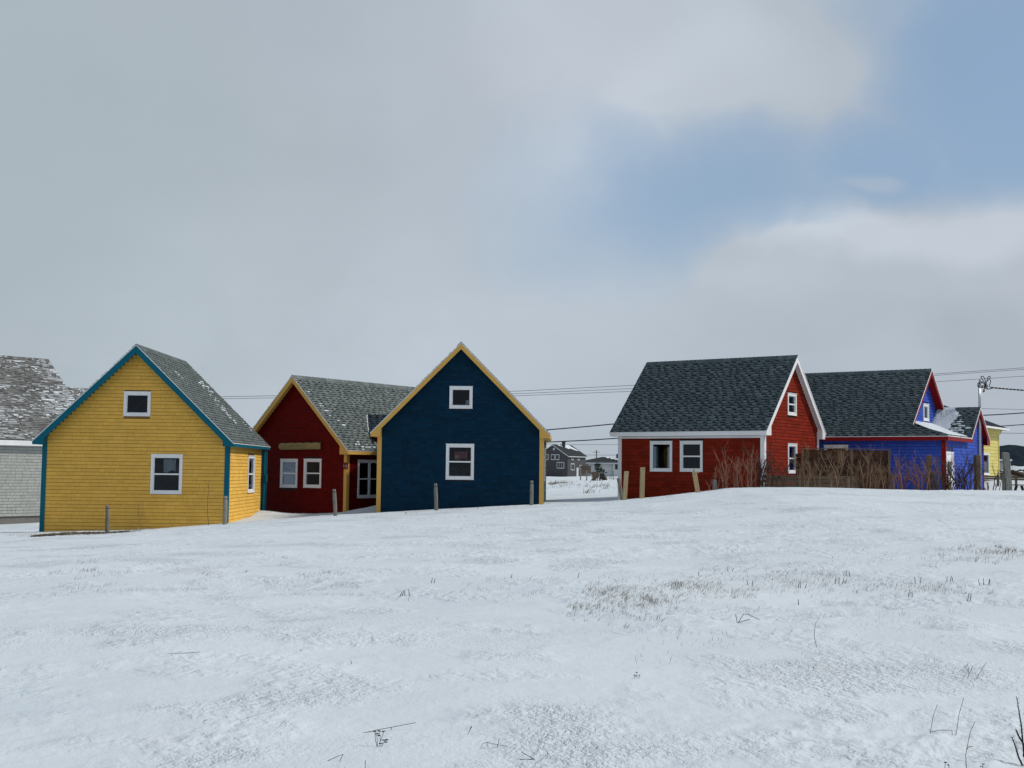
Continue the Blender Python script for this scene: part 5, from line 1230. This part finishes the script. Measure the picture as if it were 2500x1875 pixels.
# short dark stub stalks in small rows
STUB = ['row of four dark stubs on top of the dense left grass patch', 'two dark stubs just right of the dense grass patch', 'three dark stubs below the middle grass band', 'four dark stubs in the middle of the grass band',
        'three dark stubs on the upper edge of the grass band', 'two thick leaning dark stubs right of the grass band', 'three spread dark stubs like a fan in the right meadow', 'four tall dark stubs farthest right in the grass band',
        'two dark stubs slightly below the grass band at right', 'two leaning dark stubs on clear snow at the right', 'single dark stub below the middle of the grass band', 'two dark stubs on open snow below the navy house, the upper pair',
        'four small dark stubs on open snow below the navy house, the lower row', 'single dark stub on open snow left of the dense grass patch', 'two dark stubs above the grass band', 'three tall dark stubs in the farthest right grass patch',
        'single dark stub above the dense grass patch', 'single dark stub at the upper left of the dense grass patch']
for k, (px, py, n) in enumerate(((1655, 1432, 4), (1835, 1428, 2), (1958, 1436, 3), (2055, 1425, 4), (2070, 1407, 3), (2245, 1424, 2), (2322, 1420, 3), (2410, 1428, 4), (2225, 1458, 2), (2370, 1466, 2), (1955, 1478, 1), (1060, 1424, 2), (990, 1455, 4), (1250, 1412, 1), (1785, 1395, 2), (2465, 1352, 3), (1712, 1406, 1), (1415, 1411, 1))):
    rg = random.Random(k + 50); q = ground_at(px, py); b = MB()
    for i in range(n):
        x = (i - n / 2) * .035 * q.y / 13 + rg.uniform(-.01, .01); h = rg.uniform(.05, .085); b.tube([(x, 0, -.03), (x + rg.uniform(-.02, .03), 0, h)], [.0055, .003], 4)
    o = b.build('cut_stalks', 'weed', fix=False); o.location = q; tag(o, STUB[k], 'plant', 'dark stubs in the snow')

def weed(name, label, px, py, build, mkey='weed'):
    q = ground_at(px, py); t = thing(name, label, 'plant', q); s = q.y / FPX
    for k, b in enumerate(build(lambda x, y, dy=0: Vector(((x - px) * s, dy, (py - y) * s)))): b.build('stem' if k == 0 else 'seed_head', mkey, t, fix=False)
def umbel(L, x, y, r):
    out = MB(); rg = random.Random(int(x * 7 + y))
    for k in range(16):
        r = r if k else r * 1.7; a = rg.uniform(0, 6.28); rr_ = r * math.sqrt(rg.random()); p = L(x, y, math.sin(a) * rr_ * .5) + Vector((math.cos(a) * rr_, 0, rg.uniform(-.2, .3) * r))
        e = r * .28; out.add([p + Vector((e, 0, 0)), p + Vector((-e, 0, 0)), p + Vector((0, e, 0)), p + Vector((0, 0, e)), p + Vector((0, 0, -e)), p + Vector((0, -e, 0))], [(0, 2, 3), (2, 1, 3), (1, 5, 3), (5, 0, 3), (2, 0, 4), (1, 2, 4), (5, 1, 4), (0, 5, 4)])
    return out
def tubes(L, ls, r):
    b = MB(); r = r * 1.4
    for l in ls: b.tube([L(*p) for p in l], [r * (1 - .12 * i) for i in range(len(l))], 4, cap=False)
    return b
weed('seed_stalk', 'dark dried flower cluster beside a fallen straw in the left foreground', 925, 1822, lambda L: [tubes(L, [[(922, 1826), (920, 1800), (914, 1789)], [(927, 1826), (928, 1806), (926, 1786)], [(927, 1812), (934, 1796), (936, 1787)], [(930, 1826), (936, 1814), (940, 1808)], [(920, 1822), (916, 1804), (915, 1792)]], .0012)] +
     [umbel(L, x, y, .006) for x, y in ((914, 1788), (926, 1786), (920, 1793), (936, 1787), (924, 1797), (936, 1808), (941, 1812), (930, 1816), (943, 1807))])
weed('fallen_straw', 'long pale straw lying above the dried flower cluster', 885, 1790, lambda L: [tubes(L, [[(881, 1791), (930, 1784, .05), (1010, 1772, .1)], [(953, 1782), (955, 1776)]], .0014)])
weed('seed_stalk', 'small dark dried flower group on the smooth snow right of centre', 1555, 1656, lambda L: [tubes(L, [[(1550, 1657), (1549, 1648)], [(1556, 1657), (1554, 1643)], [(1560, 1657), (1561, 1649)]], .001)] + [umbel(L, x, y, .005) for x, y in ((1549, 1649), (1554, 1642), (1561, 1649), (1553, 1651))])
weed('twig', 'forked dark twig in the lower middle foreground', 1142, 1794, lambda L: [tubes(L, [[(1141, 1795), (1146, 1785), (1150, 1773)], [(1146, 1784), (1152, 1774)]], .0013)])
weed('bent_reed', 'broken bent straw with a long tip in the lower middle foreground', 1175, 1828, lambda L: [tubes(L, [[(1172, 1830), (1178, 1816), (1187, 1813), (1192, 1826)], [(1187, 1813), (1220, 1822, .03), (1262, 1830, .06)], [(1213, 1826), (1218, 1802)]], .0011)])
weed('twig', 'low three pronged twig right of the bent straw', 1305, 1855, lambda L: [tubes(L, [[(1306, 1856), (1290, 1846), (1275, 1838)], [(1300, 1854), (1285, 1855), (1270, 1854)], [(1306, 1856), (1298, 1859), (1288, 1860)]], .0015)])
weed('seed_stalk', 'small dark stalk bit right of the three pronged twig', 1335, 1852, lambda L: [tubes(L, [[(1335, 1852), (1336, 1840)], [(1331, 1848), (1333, 1843)]], .0012)])
weed('bent_reed', 'angled straw at the lower left of the dried flower cluster', 815, 1858, lambda L: [tubes(L, [[(800, 1858), (822, 1848), (837, 1842)], [(829, 1858), (837, 1842)]], .0011)])
weed('twig', 'single upright dark stick at the bottom edge left of centre', 891, 1880, lambda L: [tubes(L, [[(891, 1890), (891.5, 1858)]], .0013)])
weed('twig', 'thin straight straw lying on the smooth left snow', 410, 1596, lambda L: [tubes(L, [[(411, 1596), (440, 1596, .02), (484, 1593, .04)]], .0016)])
weed('twig', 'tiny curved twig in the lower left snow', 497, 1766, lambda L: [tubes(L, [[(497, 1767), (498, 1760), (504, 1758)]], .0015)])
weed('twig', 'small dark seed dot on the snow below the navy house', 734, 1589, lambda L: [tubes(L, [[(733, 1590), (734, 1587)]], .003)])
weed('twig', 'short twig above another on the snow left of centre', 858, 1622, lambda L: [tubes(L, [[(860, 1624), (856, 1613)]], .0016)])
weed('grass_stalk', 'tall curved grass blade in the right mid foreground', 1994, 1580, lambda L: [tubes(L, [[(1994, 1581), (1988, 1555), (1991, 1525), (2005, 1500)]], .0016)])
weed('grass_stalk', 'bent twig with broken tip in the mid right snow', 1802, 1520, lambda L: [tubes(L, [[(1802, 1521), (1815, 1500), (1824, 1499), (1854, 1513)], [(1800, 1520), (1796, 1500)], [(1802, 1520), (1830, 1512)]], .0022)])
weed('twig', 'small branched twig at the right with forked arms', 2363, 1657, lambda L: [tubes(L, [[(2362, 1658), (2366, 1646), (2362, 1636), (2354, 1627)], [(2366, 1646), (2372, 1636), (2374, 1628)], [(2364, 1640), (2366, 1630)]], .0016)])
weed('grass_stalk', 'slanting thin blade right of the forked twig', 2384, 1657, lambda L: [tubes(L, [[(2384, 1658), (2396, 1636), (2409, 1618)]], .0012)])
weed('grass_stalk', 'tall leaning grass stem with seed tip in the lower right', 2332, 1795, lambda L: [tubes(L, [[(2334, 1796), (2342, 1745), (2354, 1706)], [(2326, 1797), (2324, 1785), (2332, 1782), (2332, 1796)], [(2272, 1792), (2280, 1750), (2290, 1723)], [(2274, 1788), (2300, 1785, .02), (2328, 1786, .03)]], .0013)])
weed('grass_stalk', 'upright jointed stalk at the lower right bottom edge', 2360, 1878, lambda L: [tubes(L, [[(2360, 1890), (2358, 1845), (2370, 1790), (2382, 1765)], [(2360, 1832), (2368, 1824), (2376, 1825)]], .0014)])
weed('seed_stalk', 'dark dried heads cut by the bottom edge at lower right', 2310, 1878, lambda L: [tubes(L, [[(2306, 1890), (2308, 1862)], [(2318, 1890), (2316, 1868)]], .0012)] + [umbel(L, 2308, 1862, .005), umbel(L, 2315, 1868, .005)])
weed('seed_stalk', 'dark dried heads beside the upright jointed stalk', 2400, 1878, lambda L: [tubes(L, [[(2398, 1890), (2400, 1868)]], .0012)] + [umbel(L, 2400, 1866, .005), umbel(L, 2396, 1872, .004)])
def edge_shrub():
    q = ground_at(2500, 1870); t = thing('bare_shrub', 'dark multi stemmed shrub cut by the right bottom corner', 'bush', q); s = q.y / FPX; rg = random.Random(3)
    for ls in ([(2504, 1885), (2500, 1830), (2494, 1770), (2486, 1707)], [(2502, 1880), (2490, 1850), (2480, 1825), (2474, 1803)], [(2503, 1850), (2512, 1790), (2520, 1730)], [(2498, 1820), (2488, 1800), (2482, 1785)]):
        b = MB(); pts = [Vector(((x - 2500) * s, rg.uniform(-.02, .02), (1870 - y) * s)) for x, y in ls]; b.tube(pts, [.006, .005, .004, .002], 5, cap=False)
        for i in range(len(pts) - 1):
            for k in range(7):
                p = pts[i].lerp(pts[i + 1], k / 7); sg_ = rg.choice((-1, 1)); b.tube([p, p + Vector((sg_ * .010, 0, .014))], [.0018, .0008], 3, cap=False)
        b.build('stem', 'weed', t, fix=False)
edge_shrub()
# bare soil and flattened grass at the foot of the yellow house
def soil():
    b = MB(); n = 60; up = [(70, 1309), (110, 1304), (170, 1300), (250, 1299), (330, 1296)]; lo = [(70, 1311.5), (110, 1310), (170, 1306), (250, 1303.5), (330, 1299)]
    rg = random.Random(9); top = []; bot = []
    for i in range(n + 1):
        x = 75 + 240 * i / n; y0 = np.interp(x, [p[0] for p in up], [p[1] for p in up]); y1 = np.interp(x, [p[0] for p in lo], [p[1] for p in lo]); mid = (y0 + y1) / 2; hw = (y1 - y0) / 2 * rg.uniform(.5, 1.2)
        for arr, yy in ((top, mid - hw), (bot, mid + hw)):
            q = ground_at(x, yy); arr.append((q.x, q.y, q.z + .02))
    b.add(top + bot, [(i, i + 1, n + 2 + i, n + 1 + i) for i in range(n)]); o = b.build('bare_soil', 'soil', fix=False); structure(o)
soil()
blades([(1360, 1181, 22, 1.6, 220), (1420, 1187, 70, 1.6, 90), (1485, 1168, 9, 3, 160), (1470, 1203, 40, 1.0, 14)], 'dry_grass', '', 'drygrass', 13, .012, (.12, .45), .9)
blades([(150, 1306, 45, 2.2, 260), (280, 1301, 40, 1.6, 160)], 'flattened_grass', '', 'drygrass', 12, .006, (.03, .09), 1.3)
print('objects', len(bpy.data.objects), 'seconds', time.time() - _t0)
